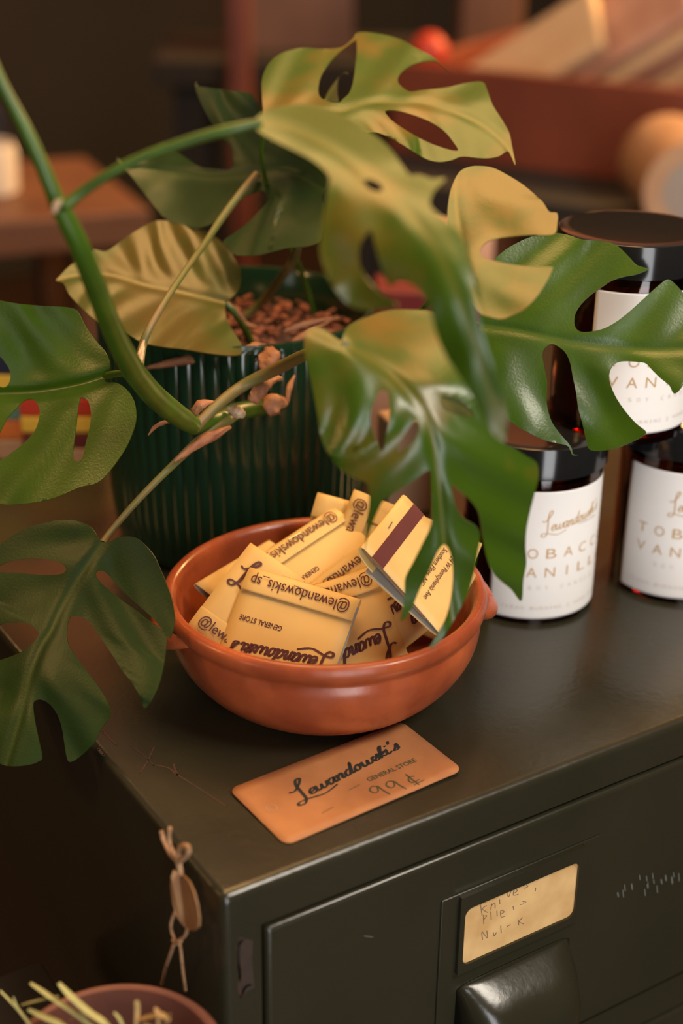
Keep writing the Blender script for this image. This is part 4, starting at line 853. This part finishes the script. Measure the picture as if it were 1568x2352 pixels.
def make_claypot():
    c = at(262, 2440, 0.545); rr = 0.0415; c = np.array([min(c[0], -rr-0.004), c[1], c[2]]); zt = c[2]; base = zt-0.105; B = np.array([c[0], c[1], base])
    e = root('clay_pot', B, 'red brown clay pot of dried grass at lower left, beside the cabinet', 'pot')
    h = zt-base
    pr = [(0,0),(.026,0),(.029,.002),(.034,h*.4),(.039,h*.8),(rr,h-.003),(rr,h-.001),(rr-.001,h),(rr-.003,h-.0005),(rr-.0045,h-.004),(.034,h*.6),(.028,.02),(0,.02)]
    b = MB(); b.lathe([tuple(p) for p in cr(pr, 3)], n=64); b.build('body', M['claybrown'], e, angle=60)
    for pts, wd, m in (([(0,2275),(60,2340),(110,2420),(200,2560)], 4, 'straw'), ([(70,2258),(110,2285),(190,2340),(260,2400),(300,2480)], 7, 'straw'), ([(50,2308),(85,2298),(135,2288)], 5, 'straw'), ([(135,2258),(165,2290),(205,2325),(250,2360),(300,2450)], 9, 'straw'),
                       ([(65,2318),(100,2335),(150,2360),(250,2450)], 9, 'straw'), ([(262,2325),(280,2350),(300,2420)], 5, 'straw'), ([(312,2298),(316,2320),(310,2400)], 8, 'straw2'), ([(30,2290),(50,2330),(130,2440)], 3, 'straw'),
                       ([(310,2345),(340,2335),(370,2330),(390,2345)], 8, 'straw2'), ([(355,2315),(365,2335),(360,2400)], 7, 'straw2'), ([(390,2330),(380,2350),(360,2420)], 8, 'straw2'), ([(330,2350),(350,2370),(360,2430)], 10, 'straw2'), ([(160,2345),(190,2330),(240,2420)], 4, 'straw')):
        P = [at(x, y, 0.545+0.00004*(y-2300)-0.00008*(x-250)) for x, y in pts]
        s_ = MB(); K = len(P); ra = [wd*.545/FPX*(0.55 if i in (0, K-1) else 1) for i in range(K)]
        s_.tube(P, ra, n=6, flat=0.35, smooth=4); s_.build('grass_blade' if m == 'straw' else 'dried_sprig', M[m], e, off=B)
    tb = root('plant_stand', (B[0]-.12, B[1]+.02, 0), 'dark wooden stand under the clay pot, beside the filing cabinet', 'stand')
    o = np.array([B[0]-.12, B[1]+.02, 0.0]); t = MB(); t.box((o[0]-.16, o[1]-.16, base-.022), (o[0]+.155, o[1]+.16, base-.0003)); t.build('top', M['darkwood'], tb, off=o, bevel=.002)
    for sx in (-1, 1):
        for sy in (-1, 1):
            l = MB(); l.box((o[0]+sx*.13-.015, o[1]+sy*.13-.015, 0), (o[0]+sx*.13+.015, o[1]+sy*.13+.015, base-.0221)); l.build('leg', M['darkwood'], tb, off=o, smooth=False)
make_claypot()

# ------------------------------------------------------------------ the shop behind
ZT = 0.965
def table(name, c, u, wd, dp, zt, m, label):
    c = np.array([c[0], c[1], 0.0]); e = root(name, c, label, 'table'); u = np.array([u[0], u[1], 0]); u /= np.linalg.norm(u); v = np.array([-u[1], u[0], 0]); zz = np.array([0,0,1.0])
    b = MB(); b.box((-wd/2,-dp/2,zt-.045), (wd/2,dp/2,zt), fr=(np.zeros(3), u, v, zz)); b.build('top', m, e, bevel=.004)
    for sx in (-1, 1):
        for sy in (-1, 1):
            l = MB(); l.box((sx*(wd/2-.06)-.03, sy*(dp/2-.06)-.03, 0), (sx*(wd/2-.06)+.03, sy*(dp/2-.06)+.03, zt-.0451), fr=(np.zeros(3), u, v, zz)); l.build('leg', m, e, smooth=False)
    return e
zt_tray = at(930, 145, 1.95)[2]
TA, TB = on_z(900, 142, zt_tray), on_z(1800, 228, zt_tray)
tu = TB-TA; tl = np.linalg.norm(tu); tu /= tl; tv = np.cross([0,0,1], tu)
zb = on_y(1400, 400, (TA+tu*tl*.55)[1])[2]
def make_tray():
    o = np.array([TA[0], TA[1], zb]); e = root('wooden_tray', o, 'deep red brown wooden tray of cream paper packets at upper right', 'tray')
    h = zt_tray-zb; D = 0.46; T = .016; fr = lambda: (np.zeros(3), tu, tv, np.array([0,0,1.0]))
    for nm, lo, hi in (('front_panel', (0,0,0), (tl,T,h)), ('back_panel', (0,D-T,0), (tl,D,h)), ('end_panel', (0,T+.0002,0), (T,D-T-.0002,h)), ('end_panel', (tl-T,T+.0002,0), (tl,D-T-.0002,h)), ('bottom_panel', (T+.0002,T+.0002,.002), (tl-T-.0002,D-T-.0002,.014))):
        b = MB(); b.box(lo, hi, fr=fr()); b.build(nm, M['redwood'], e, bevel=.003)
    # packets leaning back one behind the other, all sloping up to the right
    ta = math.radians(34); a = tu*math.cos(ta)+np.array([0,0,1.0])*math.sin(ta)
    n0 = np.cross(a, tv); t2 = math.radians(38); nb = -tv*math.sin(t2)+np.cross(tv, a)*-math.cos(t2)
    nb = -(tv*math.cos(t2))+np.cross(a, -tv)*-math.sin(t2); nb /= np.linalg.norm(nb)
    if nb[2] < 0: nb = -(tv*math.cos(t2))-np.cross(a, -tv)*-math.sin(t2)
    bb = np.cross(nb, a)
    p0 = at(1385, 120, 2.00)
    for k, (s_, L, W_, T_, m, lab) in enumerate((
        (-.075, .22, .10, .020, 'paper', 'cream paper packet lowest and furthest left in the wooden tray'),
        (.030, .24, .11, .016, 'pinkpaper', 'pinkish paper packet just behind the front cream one in the wooden tray'),
        (.005, .27, .12, .018, 'paper', 'cream paper packet in the middle of the wooden tray'),
        (.110, .26, .11, .016, 'pinkpaper', 'pinkish packet third from the back in the wooden tray'),
        (.085, .27, .13, .020, 'paper', 'large cream packet second from the back in the wooden tray'),
        (.190, .27, .13, .020, 'paper', 'cream packet furthest back and right in the wooden tray'))):
        c = p0+a*s_-nb*(.030*(k-2)); b = MB(); b.box((-L/2,-W_/2,-T_/2), (L/2,W_/2,T_/2), fr=(np.zeros(3), a, bb, nb)); o_ = b.build('paper_packet', M[m], None, bevel=.006); o_.location = tuple(c); tag(o_, lab, 'packet', 'paper packets in the wooden tray')
    c = at(985, 118, 1.99); b = MB(); b.lathe([(0.0001,-.026),(.014,-.023),(.024,-.010),(.026,0),(.023,.012),(.013,.022),(0.0001,.026)], n=32); o_ = b.build('red_ball', M['red'], None, angle=80); o_.location = tuple(c); tag(o_, 'orange red round ornament at the left end of the wooden tray', 'ornament')
make_tray()
tc = (TA+TB)/2+tv*0.25
table('display_table', (tc[0], tc[1]), tu, tl+0.10, 0.80, zb-.0006, M['darkwood'], 'dark wooden display table under the red brown tray')
def make_roll():
    zt = zb; c = at(1592, 440, 1.58); R_ = c[2]-zt+.0006; ax = np.array([VW[0], VW[1], 0]); ax /= np.linalg.norm(ax)
    e = root('paper_roll', (c[0], c[1], zt), 'roll of tan paper with a grey core at the right edge behind the jars', 'paper roll'); o = np.array([c[0], c[1], zt])
    def ring(r0, r1, name, m, L):
        b = MB(); n = 48; vs = []; fs = []; x = np.array([-ax[1], ax[0], 0]); 
        for q, s_ in ((r1, 0), (r1, L), (r0, L), (r0, 0)):
            for k in range(n): an = 2*PI*k/n; vs.append(c+ax*s_+q*(math.cos(an)*x+math.sin(an)*np.array([0,0,1.0])))
        for j in range(4):
            for k in range(n): fs.append((j*n+k, j*n+(k+1) % n, ((j+1) % 4)*n+(k+1) % n, ((j+1) % 4)*n+k))
        b.add(vs, fs); b.build(name, m, e, off=o, angle=40)
    ring(R_*.62, R_, 'paper', M['tan'], .16); ring(R_*.10, R_*.615, 'core', M['core'], .15)
make_roll()
# posts and crate further back
def post(px0, px1, d, m, label):
    a, b_ = at(px0, 60, d), at(px1, 60, d); c = (a+b_)/2; wd = np.linalg.norm(b_-a)
    b = MB(); b.box((-wd/2,-wd/2,0), (wd/2,wd/2,2.0), fr=(np.zeros(3), RD, np.cross([0,0,1], RD), np.array([0,0,1.0]))); o = b.build('wooden_post', m, None, bevel=.006); o.location = (c[0], c[1], 0.0); tag(o, label, 'post')
post(1050, 1192, 2.62, M['brownwood'], 'brown wooden post standing behind the red brown tray')
post(522, 575, 2.45, M['redwood'], 'thin dark brown post at the left of the brown crate')
sc_ = at(690, 108, 2.7)
table('dark_counter', (sc_[0], sc_[1]), RD, 0.50, 0.36, sc_[2]-.0008, M['darkwood'], 'dark counter far back carrying the brown crate')
def make_crate():
    o = sc_; e = root('wooden_crate', o, 'brown wooden crate on the dark counter at top centre', 'crate'); v = np.cross([0,0,1], RD); W_, H_, D_ = .19, .17, .14; T = .012; fr = (np.zeros(3), RD, v, np.array([0,0,1.0]))
    o2 = -D_/2
    for nm, lo, hi in (('front_panel', (-W_/2,o2,0), (W_/2,o2+T,H_)), ('back_panel', (-W_/2,-o2-T,0), (W_/2,-o2,H_)), ('end_panel', (-W_/2,o2+T+.0002,0), (-W_/2+T,-o2-T-.0002,H_)), ('end_panel', (W_/2-T,o2+T+.0002,0), (W_/2,-o2-T-.0002,H_)), ('bottom_panel', (-W_/2+T+.0002,o2+T+.0002,0), (W_/2-T-.0002,-o2-T-.0002,.01))):
        b = MB(); b.box(lo, hi, fr=fr); b.build(nm, M['brownwood'], e, bevel=.002)
make_crate()
# bench at left
BZ = 0.93
ba, bb_ = on_z(-200, 525, BZ), on_z(345, 480, BZ); bu = bb_-ba; bl = np.linalg.norm(bu); bu /= bl; bv = np.cross([0,0,1], bu); bc = (ba+bb_)/2+bv*.17
table('wooden_bench', (bc[0], bc[1]), bu, bl, .34, BZ, M['brownwood'], 'brown wooden bench catching orange light, far left behind the plant stem')
c = on_z(-18, 445, BZ); b = MB(); b.lathe([(0,0),(.03,0),(.034,.004),(.036,.06),(.034,.064),(.031,.062),(.030,.006),(0,.006)], n=40); o_ = b.build('enamel_cup', M['white'], None, angle=40); o_.location = tuple(c+np.array([0,0,.0004])); tag(o_, 'white cup on the wooden bench at the left edge', 'cup')
c = on_z(-30, 392, BZ); slab('blue_box', quad((c[0], c[1]+.03, BZ+.0003), RD, .07, .05), .08, M['navy'], 'dark blue box behind the white cup at the left edge', 'box')
